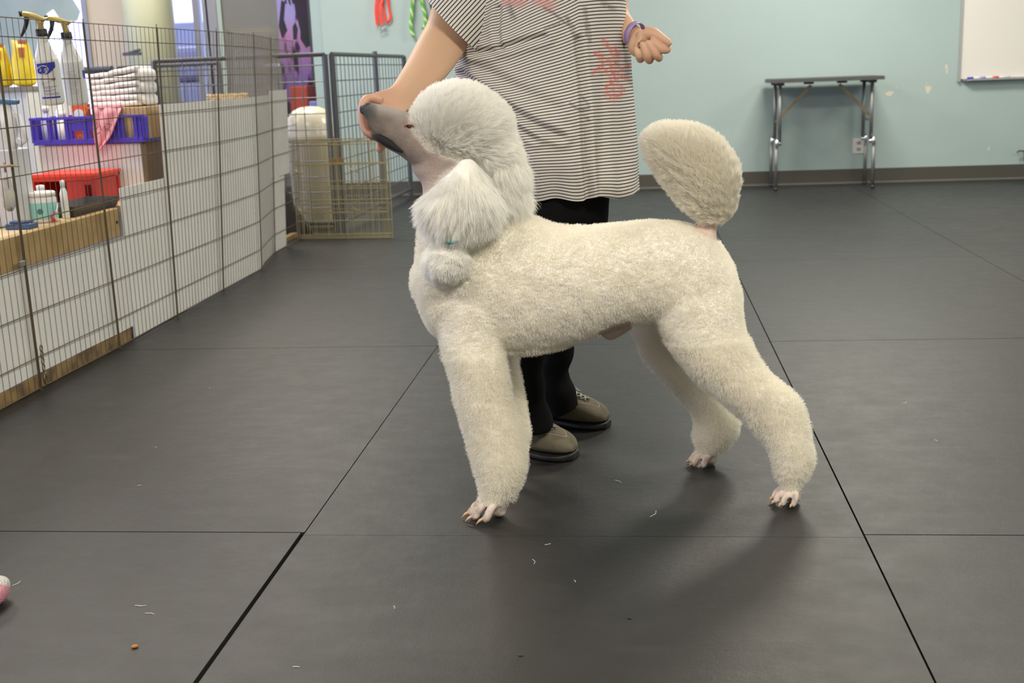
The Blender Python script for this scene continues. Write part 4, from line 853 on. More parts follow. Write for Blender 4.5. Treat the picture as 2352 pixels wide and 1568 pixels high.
# trunk
loft(b, [S(950, 612, 958, 690, .035), S(975, 560, 982, 745, .075), S(1010, 530, 1010, 775, .095), S(1080, 500, 1075, 800, .115), S(1160, 488, 1145, 812, .125), S(1225, 499, 1200, 810, .125), S(1300, 518, 1270, 799, .12), S(1400, 514, 1370, 770, .112), S(1500, 505, 1462, 742, .105), S(1580, 514, 1545, 750, .112), S(1640, 543, 1600, 790, .112), S(1682, 600, 1660, 780, .09), S(1694, 650, 1690, 740, .05)], 40, 6, (.3, .3), .92)
# neck
loft(b, [S(985, 330, 1120, 260, .055), S(948, 385, 1150, 330, .062), S(970, 425, 1170, 400, .066), S(968, 480, 1185, 465, .072), S(960, 545, 1205, 500, .085), S(952, 610, 1240, 520, .095), S(960, 680, 1290, 560, .09)], 36, 6)
# skull and muzzle
loft(b, [S(834, 240, 838, 266, .012), S(842, 235, 848, 284, .020), S(856, 236, 862, 312, .026), S(885, 243, 888, 334, .030), S(915, 251, 912, 350, .036), S(942, 258, 940, 372, .044), S(975, 255, 975, 392, .052), S(1030, 245, 1005, 402, .058), S(1100, 250, 1075, 410, .058)], 32, 6, (.5, .5), .9)
# lower lip / chin roll
loft(b, [S(852, 306, 858, 320, .014), S(880, 320, 884, 338, .018), S(912, 334, 914, 353, .024), S(940, 350, 944, 370, .03)], 16, 4)
# near front leg
loft(b, [SY(1000, 690, 1160, 700, .062, .155), SY(1006, 775, 1154, 790, .056, .14), SY(1030, 850, 1163, 850, .052, .13), SY(1050, 930, 1176, 930, .050, .125), SY(1072, 1010, 1198, 1002, .049, .12), SY(1090, 1072, 1209, 1062, .047, .115), SY(1101, 1118, 1194, 1118, .040, .11), SY(1113, 1144, 1174, 1152, .027, .108), SY(1124, 1160, 1164, 1168, .019, .106)], 28, 5, (.3, .3))
# far front leg
loft(b, [SY(1085, 720, 1185, 730, .055, .30), SY(1108, 815, 1186, 818, .05, .33), SY(1126, 900, 1199, 900, .047, .34), SY(1138, 985, 1213, 985, .046, .345), SY(1142, 1040, 1208, 1040, .042, .345), SY(1148, 1072, 1190, 1074, .028, .345), SY(1152, 1090, 1182, 1090, .02, .345)], 28, 5, (.3, .3))
# near hind leg
loft(b, [S(1470, 640, 1690, 610, .085, -.02), SY(1490, 720, 1706, 690, .082, .27), SY(1530, 785, 1716, 765, .072, .255), SY(1588, 862, 1750, 835, .060, .24), SY(1640, 908, 1793, 880, .050, .23), SY(1698, 955, 1836, 914, .044, .225), SY(1742, 999, 1853, 962, .042, .22), SY(1766, 1030, 1864, 1015, .042, .215), SY(1774, 1066, 1868, 1056, .040, .21), SY(1784, 1095, 1854, 1092, .032, .205), SY(1796, 1110, 1840, 1110, .022, .205), SY(1800, 1122, 1836, 1122, .020, .205)], 32, 5, (.3, .3))
# far hind leg
loft(b, [SY(1440, 660, 1620, 650, .07, .40), SY(1456, 750, 1600, 720, .062, .43), SY(1474, 812, 1600, 780, .055, .45), SY(1512, 862, 1615, 825, .050, .46), SY(1552, 900, 1650, 880, .045, .465), SY(1588, 942, 1692, 940, .042, .47), SY(1596, 972, 1697, 978, .041, .47), SY(1593, 1002, 1684, 1010, .038, .47), SY(1605, 1028, 1656, 1036, .027, .47), SY(1612, 1042, 1640, 1046, .019, .47)], 28, 5, (.3, .3))
# tail root, belly details
loft(b, [S(1585, 545, 1655, 575, .022), S(1600, 520, 1646, 545, .018), S(1612, 500, 1650, 505, .015), S(1618, 470, 1655, 470, .014)], 20, 5)
loft(b, [S(1462, 725, 1455, 752, .02), S(1430, 742, 1424, 772, .017), S(1404, 750, 1402, 782, .014), S(1387, 760, 1389, 777, .008)], 16, 4)
# paws
CLAWS = []
def paw(c, ang, sc, cl=1.0):
    dx, dy = math.cos(ang), math.sin(ang); c = V(c[0], c[1], 0)
    def Q(u, v, z): return c + (V(dx, dy, 0) * u + V(-dy, dx, 0) * v) * sc + V(0, 0, z * sc)
    b.ell(Q(-.004, 0, .022), [V(dx, dy, 0) * .024 * sc, V(-dy, dx, 0) * .024 * sc, V(0, 0, .020 * sc)], 16)
    b.tube([Q(-.010, 0, .07), Q(-.006, 0, .045), Q(0, 0, .025)], [.019 * sc, .02 * sc, .019 * sc], 14)
    b.ell(Q(-.010, 0, .011), [V(dx, dy, 0) * .016 * sc, V(-dy, dx, 0) * .022 * sc, V(0, 0, .010 * sc)], 14)
    for v, rch in ((-.034, -.004), (-.012, .012), (.012, .012), (.034, -.004)):
        b.tube([Q(.000, v * .55, .036), Q(.012 + rch * .5, v * .8, .036), Q(.024 + rch, v, .025), Q(.031 + rch, v, .012), Q(.038 + rch, v, .0085)], [.0095 * sc, .0092 * sc, .0088 * sc, .0092 * sc, .0068 * sc], 10)
        CLAWS.append([Q(.036 + rch, v, .014), Q(.036 + rch + .009 * cl, v * 1.02, .014 - .003 * cl), Q(.036 + rch + .017 * cl, v * 1.04, .014 - .010 * cl)])
p = onZ(1136, 1184, 0); paw((p[0], .108), math.pi + .42, 1.12)
p = onZ(1168, 1100, 0); paw((p[0], .345), math.pi + .2, .95)
p = onY(1816, 1140, .205); paw((p[0], .20), math.pi + .7, .88, .6)
p = onY(1625, 1060, .47); paw((p[0], .47), math.pi + .35, .93, .6)
me = remesh(b, .0042, 5, .5)
co = coords(me); no = normals(me); px = proj(co)
face = in_poly(px, [(800, 180), (945, 225), (942, 290), (985, 345), (1060, 372), (1012, 405), (985, 455), (968, 500), (925, 420), (800, 360)])
tail0 = in_poly(px, [(1588, 528), (1604, 498), (1660, 498), (1650, 556)])
pawz = np.where(px[:, 0] < 1300, .043, .036)
paws_m = co[:, 2] < pawz
sheath = in_poly(px, [(1378, 748), (1450, 738), (1455, 758), (1405, 792), (1374, 780)]) & (co[:, 1] > .2)
coatm = (~(face | tail0 | paws_m | sheath)).astype(float)
# blur the mask over the mesh edges
ed = np.empty(len(me.edges) * 2, dtype=np.int32); me.edges.foreach_get('vertices', ed); ed = ed.reshape(-1, 2)
def blur(a, it):
    a = a.copy(); deg = np.bincount(ed.ravel(), minlength=len(a)).astype(float) + 1
    for _ in range(it):
        s = a + np.bincount(ed[:, 0], a[ed[:, 1]], len(a)) + np.bincount(ed[:, 1], a[ed[:, 0]], len(a)); a = s / deg
    return a
cm = blur(coatm, 4)
lump = vnoise(co, 90, 21, 6)[:, 0] * .0011
co2 = co - no * (cm * .0050)[:, None] + no * (cm * lump)[:, None]
co2[:, 2] = np.maximum(co2[:, 2], 0.0005)
me.vertices.foreach_set('co', co2.astype(np.float32).ravel()); me.update()
coat = np.array([.90, .875, .805]); skin = np.array([.60, .47, .41]); grey = np.array([.125, .105, .09])
col = np.tile(coat, (len(co), 1)) * (1 + .02 * vnoise(co, 30, 3)[:, :1])
t = np.clip((px[:, 0] - 860) / 110, 0, 1)[:, None]; fc = grey * (1 - t) + np.array([.29, .225, .195]) * t
bl = np.clip(vnoise(co, 110, 8)[:, :1] * .35 + .3, 0, 1) * .35; fc = fc * (1 - bl) + np.array([.40, .33, .275]) * bl
tt = np.clip((seg_dist(px, [(840, 238), (940, 262)]) - 3) / 18, 0, 1)[:, None]; fc = fc * tt + np.array([.33, .295, .275]) * (1 - tt)   # paler bridge
thr = np.clip((px[:, 1] - 372 - (px[:, 0] - 940) * .1) / 45, 0, 1)[:, None]; fc = fc * (1 - thr) + np.array([.58, .455, .39]) * thr
nd = np.clip(1 - (np.hypot((px[:, 0] - 843) / 26, (px[:, 1] - 255) / 30)), 0, 1)[:, None] ** .5; fc = fc * (1 - nd) + np.array([.05, .048, .05]) * nd
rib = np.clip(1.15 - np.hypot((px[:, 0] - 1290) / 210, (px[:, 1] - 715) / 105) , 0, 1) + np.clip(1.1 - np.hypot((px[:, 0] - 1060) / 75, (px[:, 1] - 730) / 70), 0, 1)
rib = np.clip(rib * 1.4, 0, 1) * np.clip(.75 + .5 * vnoise(co, 70, 44, 6)[:, 0], .25, 1)   # mottled greyish pink patches, hair thinned over them
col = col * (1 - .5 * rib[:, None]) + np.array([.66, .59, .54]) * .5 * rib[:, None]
w = blur(face.astype(float), 3)[:, None]; col = col * (1 - w) + fc * w
pw = blur(paws_m.astype(float), 2)[:, None]; pc = np.array([.66, .54, .47]) * (1 - .35 * np.clip(vnoise(co, 260, 9)[:, :1], 0, 1)) ; col = col * (1 - pw) + pc * pw
w = blur(tail0.astype(float), 3)[:, None]; col = col * (1 - w) + np.array([.74, .58, .50]) * w
w = blur(sheath.astype(float), 2)[:, None]; col = col * (1 - w) + np.array([.52, .40, .34]) * w
ey = np.clip(1 - np.hypot((px[:, 0] - 938) / 12, (px[:, 1] - 291) / 9), 0, 1)[:, None]; col = col * (1 - ey) + np.array([.25, .09, .07]) * ey
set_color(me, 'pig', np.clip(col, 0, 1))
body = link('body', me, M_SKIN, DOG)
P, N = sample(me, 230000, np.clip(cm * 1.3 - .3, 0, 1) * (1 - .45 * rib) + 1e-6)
pp = proj(P)
leg = (P[:, 2] < .38).astype(float); flow = np.tile(V(.25, -.05, -.55), (len(P), 1))
cur = vnoise(P, 260, 4, 6) * .5 + RNG.normal(size=(len(P), 3)) * 1.3
Ls = (.0066 + .0060 * leg + .003 * RNG.random(len(P))) * (1 + .14 * vnoise(P, 180, 6)[:, 0])
hd = proj(P); nearneck = (hd[:, 1] < 560) & (hd[:, 0] < 1240); Ls[nearneck] *= 1.3
hair('coat', P, N * 1.0 + flow * (.10 + .16 * leg[:, None]) + cur * .17, np.clip(Ls, .004, .02), M_HAIR, DOG, .00042, .00018, 4, droop=V(0, 0, -.05), curl=.30)
M_CLAW = mat('tan_claw', (0.58, 0.38, 0.22), .4)
for c in CLAWS: MB().tube(c, [.0038, .0032, .0012], 8).build('claw', M_CLAW, DOG, True)
# nose, lips, eye
mb = MB(); loft(mb, [S(832, 241, 833, 262, .010, -.0), S(840, 236, 842, 268, .016), S(852, 236, 854, 264, .017), S(860, 240, 861, 258, .012)], 18, 5, (.6, .6), .85)
mb.build('nose', mat('nose_black', (0.035, 0.034, 0.036), .45, bump=.3, bscale=400), DOG, True)
def on_face(x, y, lift=0.0):
    d = ((px[:, 0] - x) ** 2 + (px[:, 1] - y) ** 2) * 1e-4 + (co[:, 1] - co[:, 1].min()) * .02; k = np.argmin(np.where(co[:, 2] > .5, d, 9)); return co2[k] + V(0, -lift, 0)
mb = MB(); mb.tube([on_face(x, y, .005) for x, y in ((858, 309), (872, 317), (885, 325), (898, 333), (912, 341), (926, 348))], [.003, .008, .0095, .0085, .0055, .0025], 8)
mb.build('lips', mat('black_lip', (0.012, 0.011, 0.012), .85), DOG, True)
e0 = on_face(939, 291, -.003); mb = MB().ell(e0, [V(.0085, 0, 0), V(0, .006, 0), V(0, 0, .0055)], 14); eye = mb.build('eye', mat('dark_eye', (0.05, 0.02, 0.015), .1), DOG, True)
mb = MB(); mb.tube([e0 + V(-.011, -.003, -.001), e0 + V(-.004, -.0065, .005), e0 + V(.006, -.0065, .004), e0 + V(.011, -.003, -.001)], .002, 6); mb.build('eyelid', mat('reddish_lid', (0.30, 0.14, 0.11), .5), DOG, True)
# topknot, mane
def blob(name, els, voxel=.006, mt=M_CORE, smooth=8):
    mb = MB()
    for (cx, cy, rx, ry, rd, off, rot) in els:
        c = PT(cx, cy, off); ax = PT(cx + 1, cy, off) - PT(cx, cy, off); az = PT(cx, cy - 1, off) - PT(cx, cy, off); ax[1] = 0; az[1] = 0
        a = math.radians(rot); A = ax * math.cos(a) + az * math.sin(a); B = -ax * math.sin(a) + az * math.cos(a)
        mb.ell(c, [A * rx, V(0, rd, 0), B * ry], 28)
    me = remesh(mb, voxel, smooth); o = link(name, me, mt, DOG); return o, me
tk, me = blob('topknot', [(1047, 275, 92, 72, .082, 0, 0), (1010, 280, 58, 57, .066, 0, 0), (1098, 295, 66, 72, .080, .0, 0), (1130, 340, 46, 66, .068, .0, 16), (1090, 325, 66, 42, .072, 0, -8), (1050, 310, 76, 46, .074, 0, -4)], .006, M_CORE, 14)
P, N = sample(me, 60000); pp = proj(P)
low = np.clip((pp[:, 1] - 300) / 80, 0, 1)[:, None]; back = np.clip((pp[:, 0] - 1100) / 60, 0, 1)[:, None]
rad = nrm(P - PT(985, 360)); rad = rad - N * np.sum(rad * N, 1)[:, None]; D = N * .42 + rad * .75 + V(.3, 0, -.35) * back * .6 + vnoise(P, 60, 12) * .04 + vnoise(P, 300, 13) * .09
hair('hair', P, D, .019 + .009 * RNG.random(len(P)) + .012 * (low * back)[:, 0], M_HAIR2, tk, .00042, .00014, 4, curl=.05)
mn, me = blob('neck_mane', [(1150, 375, 34, 62, .055, 0, 12), (1165, 440, 26, 42, .042, 0, 6), (1130, 430, 40, 60, .05, -.01, 0)])
P, N = sample(me, 34000); pp = proj(P)
D = N * .5 + V(.25, -.05, -.85) + vnoise(P, 50, 14) * .08 + vnoise(P, 200, 15) * .12
hair('hair', P, D, .032 + .034 * RNG.random(len(P)), M_HAIR2, mn, .00045, .00012, 6, droop=V(-.05, 0, -.10), curl=.06)
# hanging ear with long hair
mb = MB(); loft(mb, [S(1052, 376, 1092, 376, .018, -.095), S(1022, 408, 1112, 412, .030, -.10), S(990, 446, 1134, 455, .038, -.108), S(984, 485, 1134, 495, .040, -.11), S(1002, 520, 1106, 524, .036, -.112), S(1026, 542, 1062, 543, .020, -.113)], 30, 6, (.6, .5))
me = remesh(mb, .0045, 6); er = link('ear', me, M_CORE, DOG)
P, N = sample(me, 42000); pp = proj(P)
top = PT(1066, 340, -.1); botp = PT(1041, 556, -.113)
f1 = P - top; f1 = nrm(f1); f2 = nrm(botp - P); k = np.clip((pp[:, 1] - 455) / 70, 0, 1)[:, None]
D = N * .20 + f1 * (1 - k) * .9 + f2 * k * .8 + V(0, 0, -.15) + vnoise(P, 110, 16) * .10 + vnoise(P, 280, 17) * .15
edge = (pp[:, 0] < 1000) & (pp[:, 1] < 510)
D[edge] += V(-.35, 0, -.1)
hair('hair', P, D, .030 + .028 * RNG.random(len(P)), M_HAIR2, er, .00045, .00012, 6, droop=V(0, 0, -.06), curl=.04)
q = PT(1041, 553, -.128); MB().tube([q + V(.014 * math.cos(t), .028 * math.sin(t), .002 * math.cos(t)) for t in np.linspace(0, 6.283, 28)], .0032, 8, cap=False).build('hair_band', mat('teal_elastic', (0.02, 0.20, 0.20), .6), DOG, True)
pm, me = blob('ear_pompom', [(1026, 600, 48, 40, .042, -.11, 0), (1037, 572, 26, 20, .022, -.113, 0)], .0045)
P, N = sample(me, 20000); ct = PT(1041, 556, -.113); f = nrm(P - ct); pp = proj(P)
T_ = f - N * np.sum(f * N, 1)[:, None]
hair('hair', P, N * .34 + T_ * .8 + f * .25 + vnoise(P, 170, 18) * .14, .014 + .008 * RNG.random(len(P)), M_HAIR2, pm, .0005, .00018, 5, droop=V(.0, 0, -.02), curl=.03)
# tail pompom
mb = MB(); loft(mb, [S(1604, 498, 1686, 488, .036), S(1576, 476, 1695, 440, .054), S(1552, 446, 1691, 384, .060), S(1524, 407, 1656, 332, .058), S(1498, 367, 1604, 301, .054), S(1491, 338, 1545, 297, .040)], 32, 6, (.5, .6))
me = remesh(mb, .006, 5); tp = link('tail_pompom', me, M_CORE, DOG)
P, N = sample(me, 60000); ax_ = nrm((PT(1500, 320) - PT(1650, 500))[None])[0]
D = N * .48 + ax_ * .62 + vnoise(P, 55, 19) * .05 + vnoise(P, 240, 20) * .10
hair('hair', P, D, .015 + .011 * RNG.random(len(P)), M_HAIR, tp, .00045, .00014, 5, curl=.05)
# ------------------------------------------------------------------ the handler
PR = thing('person', onZ(1290, 1000, 0), 'person in a striped floral tunic and black trousers holding up the dog\'s muzzle', 'person')
M_PSKIN = mat('warm_skin', (0.72, 0.46, 0.33), .5, attr='skin', sss=.12)
b = MB()
arm = [(1110, -185, 1215, -95, .062, .68), (1048, -110, 1165, -10, .060, .67), (1006, -30, 1112, 62, .060, .64), (984, 45, 1082, 102, .056, .60), (960, 92, 1060, 130, .053, .555), (938, 135, 1036, 163, .049, .50), (917, 172, 1002, 200, .042, .44), (898, 199, 968, 226, .034, .385), (872, 208, 945, 247, .028, .325), (852, 214, 925, 262, .024, .275), (838, 224, 890, 275, .021, .245)]
loft(b, [SY(a, c, d, e, f, g) for a, c, d, e, f, g in arm], 28, 6, (.5, .5))
def chain(pts, r):
    pts = [onY(x, y, Y) for x, y, Y in pts]; n = len(pts); S_ = [crom(pts, i / 4) for i in range((n - 1) * 4 + 1)]; R_ = np.interp(np.linspace(0, n - 1, len(S_)), range(n), r)
    b.tube(S_, list(R_), 12); b.ell(S_[-1], [V(R_[-1], 0, 0), V(0, R_[-1], 0), V(0, 0, R_[-1])], 12)
# fingers of the hand wrapped round the nose and under the jaw
for i, (Yf, dx, l) in enumerate(((.246, 8, 1.0), (.231, 3, .98), (.216, 1, .92), (.202, 3, .8))):
    chain([(868 + dx, 232, .24), (842 + dx, 226, Yf + .008), (830 + dx, 246, Yf - .004), (831 + dx, 276, Yf - .012), (838 + dx, 300, Yf - .020), (850 + dx + i, 292 + 24 * l, Yf - .028)], [.0105, .0098, .0088, .0086, .0083, .0070])
chain([(905, 255, .26), (890, 290, .245), (880, 325, .235), (872, 342, .228)], [.015, .013, .012, .009])
# other arm and fist
arm2 = [(1335, -175, 1440, -160, .062, .70), (1362, -80, 1452, -70, .055, .72), (1368, 0, 1444, -25, .048, .71), (1392, 62, 1444, 22, .040, .675), (1420, 90, 1455, 46, .032, .63), (1440, 104, 1470, 64, .026, .60), (1450, 112, 1484, 72, .026, .58)]
loft(b, [SY(a, c, d, e, f, g) for a, c, d, e, f, g in arm2], 28, 6, (.5, .5))
def pel(x, y, Y, rx, rd, ry, rot=0):
    a = math.radians(rot); b.ell(onY(x, y, Y), [V(math.cos(a), 0, math.sin(a)) * rx, V(0, rd, 0), V(-math.sin(a), 0, math.cos(a)) * ry], 18)
pel(1478, 98, .588, .034, .018, .030, -35); pel(1462, 106, .582, .021, .020, .026); pel(1480, 85, .568, .021, .016, .017, -30); pel(1498, 110, .598, .032, .014, .022, 10); pel(1493, 124, .590, .030, .015, .014, 4)
chain([(1484, 76, .567), (1502, 78, .556), (1518, 87, .550), (1536, 98, .548)], [.017, .0155, .0118, .0085])
for pts in ([(1518, 98, .590), (1533, 112, .566), (1522, 114, .546), (1499, 95, .543)], [(1507, 114, .597), (1514, 133, .570), (1506, 125, .545), (1488, 98, .542)], [(1490, 122, .599), (1492, 139, .573), (1486, 128, .546), (1475, 101, .544)], [(1473, 122, .599), (1471, 136, .577), (1467, 128, .552), (1461, 112, .552)]):
    chain(pts, [.0100, .0098, .0092, .0072])
# torso, neck, head, legs beneath the clothes
loft(b, [SY(1240, -330, 1300, -330, .05, .68), SY(1225, -250, 1315, -250, .055, .69), SY(1150, -190, 1400, -190, .085, .70), SY(1110, -120, 1410, -120, .11, .70), SY(1100, 20, 1405, 20, .125, .69), SY(1110, 200, 1410, 200, .13, .68), SY(1170, 300, 1400, 300, .11, .67), SY(1220, 400, 1370, 400, .08, .66)], 36, 5)
b.ell(onY(1275, -400, .66), [V(.078, 0, 0), V(0, .095, 0), V(0, 0, .115)], 24)
b.ell(onY(1290, -390, .565), [V(.012, 0, 0), V(0, .018, 0), V(0, 0, .02)], 10)
for ex_ in (1190, 1362): b.ell(onY(ex_ + 8, -395, .67), [V(.012, 0, 0), V(0, .02, 0), V(0, 0, .032)], 10)
for (xa, Yl, xt, yb) in ((1222, .54, 1240, 995), (1285, .77, 1310, 940)):
    loft(b, [SY(xt - 35, 440, xt + 35, 440, .035, (Yl + .70) / 2), SY(xa - 30, 650, xa + 30, 650, .035, Yl), SY(xa - 24, 800, xa + 24, 800, .028, Yl), SY(xa - 20, yb, xa + 20, yb, .022, Yl)], 20, 5)
me = remesh(b, .0027, 3, .5); co = coords(me); px = proj(co)
base = np.array([.66, .42, .275]); col = np.tile(base, (len(co), 1)) * (1 + .03 * vnoise(co, 40, 30)[:, :1])
hp = (np.clip((935 - px[:, 0]) / 60, 0, 1) * (px[:, 1] > 150))[:, None]; hq = (np.clip((px[:, 0] - 1455) / 40, 0, 1) * (px[:, 1] > 0))[:, None]
col = col * (1 - .6 * hp) + np.array([.62, .31, .225]) * .6 * hp; col = col * (1 - .45 * hq) + np.array([.66, .35, .25]) * .45 * hq
tipm = (np.clip(1 - np.hypot((px[:, 0] - 855) / 22, (px[:, 1] - 312) / 22), 0, 1) ** .5)[:, None]; col = col * (1 - .6 * tipm) + np.array([.62, .20, .15]) * .6 * tipm
set_color(me, 'skin', np.clip(col, 0, 1)); link('body', me, M_PSKIN, PR)
q = onY(1537, 97, .541); MB().ell(q + V(0, .0015, 0), [V(.0055, 0, -.0025), V(0, .0012, 0), V(.0015, 0, .0035)], 12).build('thumbnail', mat('nail', (0.80, 0.62, 0.50), .3), PR, True)
mb = MB(); hc = onY(1275, -415, .68); mb.ell(hc, [V(.09, 0, 0), V(0, .10, 0), V(0, 0, .11)], 24); mb.ell(hc + V(0, .045, -.10), [V(.075, 0, 0), V(0, .05, 0), V(0, 0, .10)], 20); mb.build('hair', mat('brown_hair', (0.10, 0.06, 0.035), .6), PR, True)
# wristband
mb = MB(); wc = (onY(1447, 95, .60) + onY(1470, 64, .60)) / 2; axd = onY(1484, 91, .58) - onY(1420, 68, .64); axd /= np.linalg.norm(axd); s1 = onY(1474, 57, .60) - onY(1436, 97, .60); s1 -= axd * (s1 @ axd); s1 /= np.linalg.norm(s1); s2 = np.cross(axd, s1)
ring = []
for t in np.linspace(0, 6.283, 33)[:-1]: ring.append((s1 * math.cos(t) * .0285, s2 * math.sin(t) * .0295))
vs = []; 
for a_, c_ in ring:
    o_ = a_ + c_; e_ = o_ / np.linalg.norm(o_); vs += [wc + o_ - axd * .008, wc + o_ + axd * .008, wc + o_ + e_ * .002 + axd * .008, wc + o_ + e_ * .002 - axd * .008]
n = len(ring); fs = [(i * 4 + k, i * 4 + (k + 1) % 4, ((i + 1) % n) * 4 + (k + 1) % 4, ((i + 1) % n) * 4 + k) for i in range(n) for k in range(4)]
mesh_obj('wristband', vs, fs, mat('violet_silicone', (0.34, 0.24, 0.50), .4), PR, True)
# tunic
YS = .68
def grid_tube(secs, M_, N_, ex=.9):
    Sx = [np.concatenate([(a + b_) / 2, (a - b_) / 2, d]) for a, b_, d in secs]; rows = []
    for i in range(N_ + 1):
        r = crom(Sx, (len(Sx) - 1) * i / N_); a = np.linspace(0, 2 * math.pi, M_, endpoint=False); ca, sa = np.cos(a), np.sin(a)
        ca = np.sign(ca) * np.abs(ca) ** ex; sa = np.sign(sa) * np.abs(sa) ** ex
        rows.append(r[0:3] + ca[:, None] * r[3:6] + sa[:, None] * r[6:9])
    return np.concatenate(rows), [(i * M_ + k, i * M_ + (k + 1) % M_, (i + 1) * M_ + (k + 1) % M_, (i + 1) * M_ + k) for i in range(N_) for k in range(M_)]
tv, tf = grid_tube([SY(1236, -245, 1306, -245, .06, .69), SY(1180, -215, 1370, -215, .08, .70), SY(1105, -170, 1425, -170, .105, .70), SY(1070, -80, 1436, -80, .135, .69), SY(1058, 10, 1440, 10, .15, .68), SY(1052, 90, 1446, 90, .16, .68), SY(1054, 170, 1451, 170, .165, .68), SY(1075, 260, 1457, 260, .165, .67), SY(1110, 350, 1464, 350, .16, .67), SY(1150, 410, 1468, 410, .155, .67), SY(1175, 448, 1471, 440, .15, .67)], 420, 300, .88)
px = proj(tv); front = tv[:, 1] < YS - .02
nr = np.zeros_like(tv); cxy = V(.5, .68); nr[:, 0] = tv[:, 0] - .52; nr[:, 1] = (tv[:, 1] - .68) * 1.4; nr = nrm(nr)
disp = np.zeros(len(tv))
def crease(pts, w_, amp, fade=None):
    d = seg_dist(px, pts); g = -amp * np.exp(-(d / w_) ** 2) + .7 * amp * np.exp(-((d - 1.9 * w_) / (w_ * 1.1)) ** 2); return g
disp += crease([(1062, 170), (1110, 205), (1170, 250), (1240, 292), (1290, 315)], 9, .010) * front
disp += crease([(1055, 195), (1110, 235), (1160, 270), (1230, 320)], 7, .006) * front
disp += crease([(1090, 120), (1130, 118), (1190, 100), (1250, 85)], 8, .009) * front
disp += crease([(1060, 150), (1120, 165), (1180, 200), (1280, 250)], 12, .004) * front
disp += crease([(1328, 90), (1336, 180), (1343, 300), (1352, 460)], 8, .009) * front
disp += crease([(1145, 20), (1140, 70), (1148, 108)], 7, .006) * front
right = np.clip((px[:, 0] - 1345) / 20, 0, 1); lowr = np.clip((px[:, 1] - 60) / 250, .15, 1)
disp += right * lowr * .0038 * np.sin(px[:, 0] / 7.2 + px[:, 1] * .004) * front
disp += np.clip((px[:, 1] - 300) / 150, 0, 1) * .004 * np.sin(px[:, 0] / 13.0 + 1) * front * (1 - right)
disp += vnoise(tv, 22, 31)[:, 0] * .0030
tv2 = tv + nr * disp[:, None]
hemw = np.clip((px[:, 1] - 380) / 70, 0, 1); tv2[:, 2] += hemw * .004 * np.sin(tv[:, 0] * 60)
x0_ = onY(1335, 200, YS - .1)[0]; zz = tv[:, 2]; k_ = np.clip((zz - .70) / .45, 0, 1) ** 1.1 * .46
lx = np.minimum(tv[:, 0] - x0_, 0); sv = zz - k_ * lx * 1.0 - .0012 * np.sin(tv[:, 0] * 40) - disp * .12
sv = sv - np.maximum(tv[:, 0] - x0_, 0) * .04
nb = len(tv2)
sl, sf = grid_tube([SY(984, 2, 1106, 119, .088, .60), SY(992, -30, 1126, 104, .096, .62), SY(1022, -85, 1160, 75, .105, .65), SY(1075, -145, 1215, 20, .105, .68), SY(1135, -195, 1280, -60, .09, .70)], 200, 110, .95)
sl = sl + vnoise(sl, 30, 33) * .002; ang = math.radians(47); ss = sl[:, 0] * math.sin(ang) - sl[:, 2] * math.cos(ang)
sr, srf = grid_tube([SY(1345, -60, 1450, -72, .075, .72), SY(1330, -120, 1446, -125, .08, .71), SY(1300, -190, 1425, -185, .075, .70)], 120, 40, .95)
allv = np.concatenate([tv2, sl, sr]); allf = tf + [tuple(i + nb for i in f) for f in sf] + [tuple(i + nb + len(sl) for i in f) for f in srf]
sall = np.concatenate([sv, ss, sr[:, 2]])
pa = proj(allv); fr = (allv[:, 1] < YS - .01)
prt = np.zeros((len(allv), 3)); br = np.clip(vnoise(allv, 330, 35, 6)[:, 0] * .5 + .55, 0, 1); 
red = np.zeros(len(allv)); drk = np.zeros(len(allv))
def stroke(pts, w_, s_=1.0): return s_ * np.clip(1.3 - seg_dist(pa, pts) / w_, 0, 1)
for pts, w_ in (([(1385, 92), (1400, 110), (1416, 132)], 7), ([(1366, 122), (1395, 140), (1424, 150)], 6), ([(1378, 162), (1410, 166), (1440, 182)], 7), ([(1402, 138), (1409, 170), (1400, 198)], 8), ([(1394, 200), (1412, 190), (1430, 206), (1422, 222), (1400, 224), (1391, 212), (1394, 200)], 7), ([(1406, 200), (1412, 230)], 6), ([(1362, 168), (1386, 150)], 6), ([(1424, 162), (1448, 150)], 5), ([(1378, 120), (1385, 145)], 7), ([(1412, 110), (1420, 125)], 6), ([(1416, 175), (1405, 186)], 12)): red = np.maximum(red, stroke(pts, w_) * (.10 + .62 * br))
pink = np.zeros(len(allv))
for pts, w_ in (([(1160, 4), (1200, 6)], 12), ([(1232, -4), (1262, 12)], 16), ([(1245, -30), (1270, -10)], 16)): pink = np.maximum(pink, stroke(pts, w_) * .6)
for pts, w_ in (([(1170, 14), (1180, 40)], 8), ([(1250, 18), (1272, 30), (1296, 52), (1320, 62)], 4), ([(1302, 40), (1312, 62), (1322, 88)], 6), ([(1344, 20), (1350, 78)], 6), ([(1350, 55), (1356, 95)], 5), ([(1335, 222), (1346, 232), (1354, 248)], 3), ([(1310, 238), (1330, 252), (1348, 250)], 4), ([(1345, 268), (1352, 276)], 4), ([(1385, 8), (1410, 20)], 7), ([(1250, 66), (1285, 55)], 4)): drk = np.maximum(drk, stroke(pts, w_) * .55 * (.4 + .6 * br))
mt, nt, bs = node_mat('striped_tunic_fabric'); Nn = nt.nodes; Ln = nt.links
a1 = Nn.new('ShaderNodeAttribute'); a1.attribute_name = 'stripe'; a2_ = Nn.new('ShaderNodeAttribute'); a2_.attribute_name = 'print'
mm = Nn.new('ShaderNodeMath'); mm.operation = 'MULTIPLY'; mm.inputs[1].default_value = 1 / .0080; Ln.new(a1.outputs['Fac'], mm.inputs[0])
frc = Nn.new('ShaderNodeMath'); frc.operation = 'FRACT'; Ln.new(mm.outputs[0], frc.inputs[0])
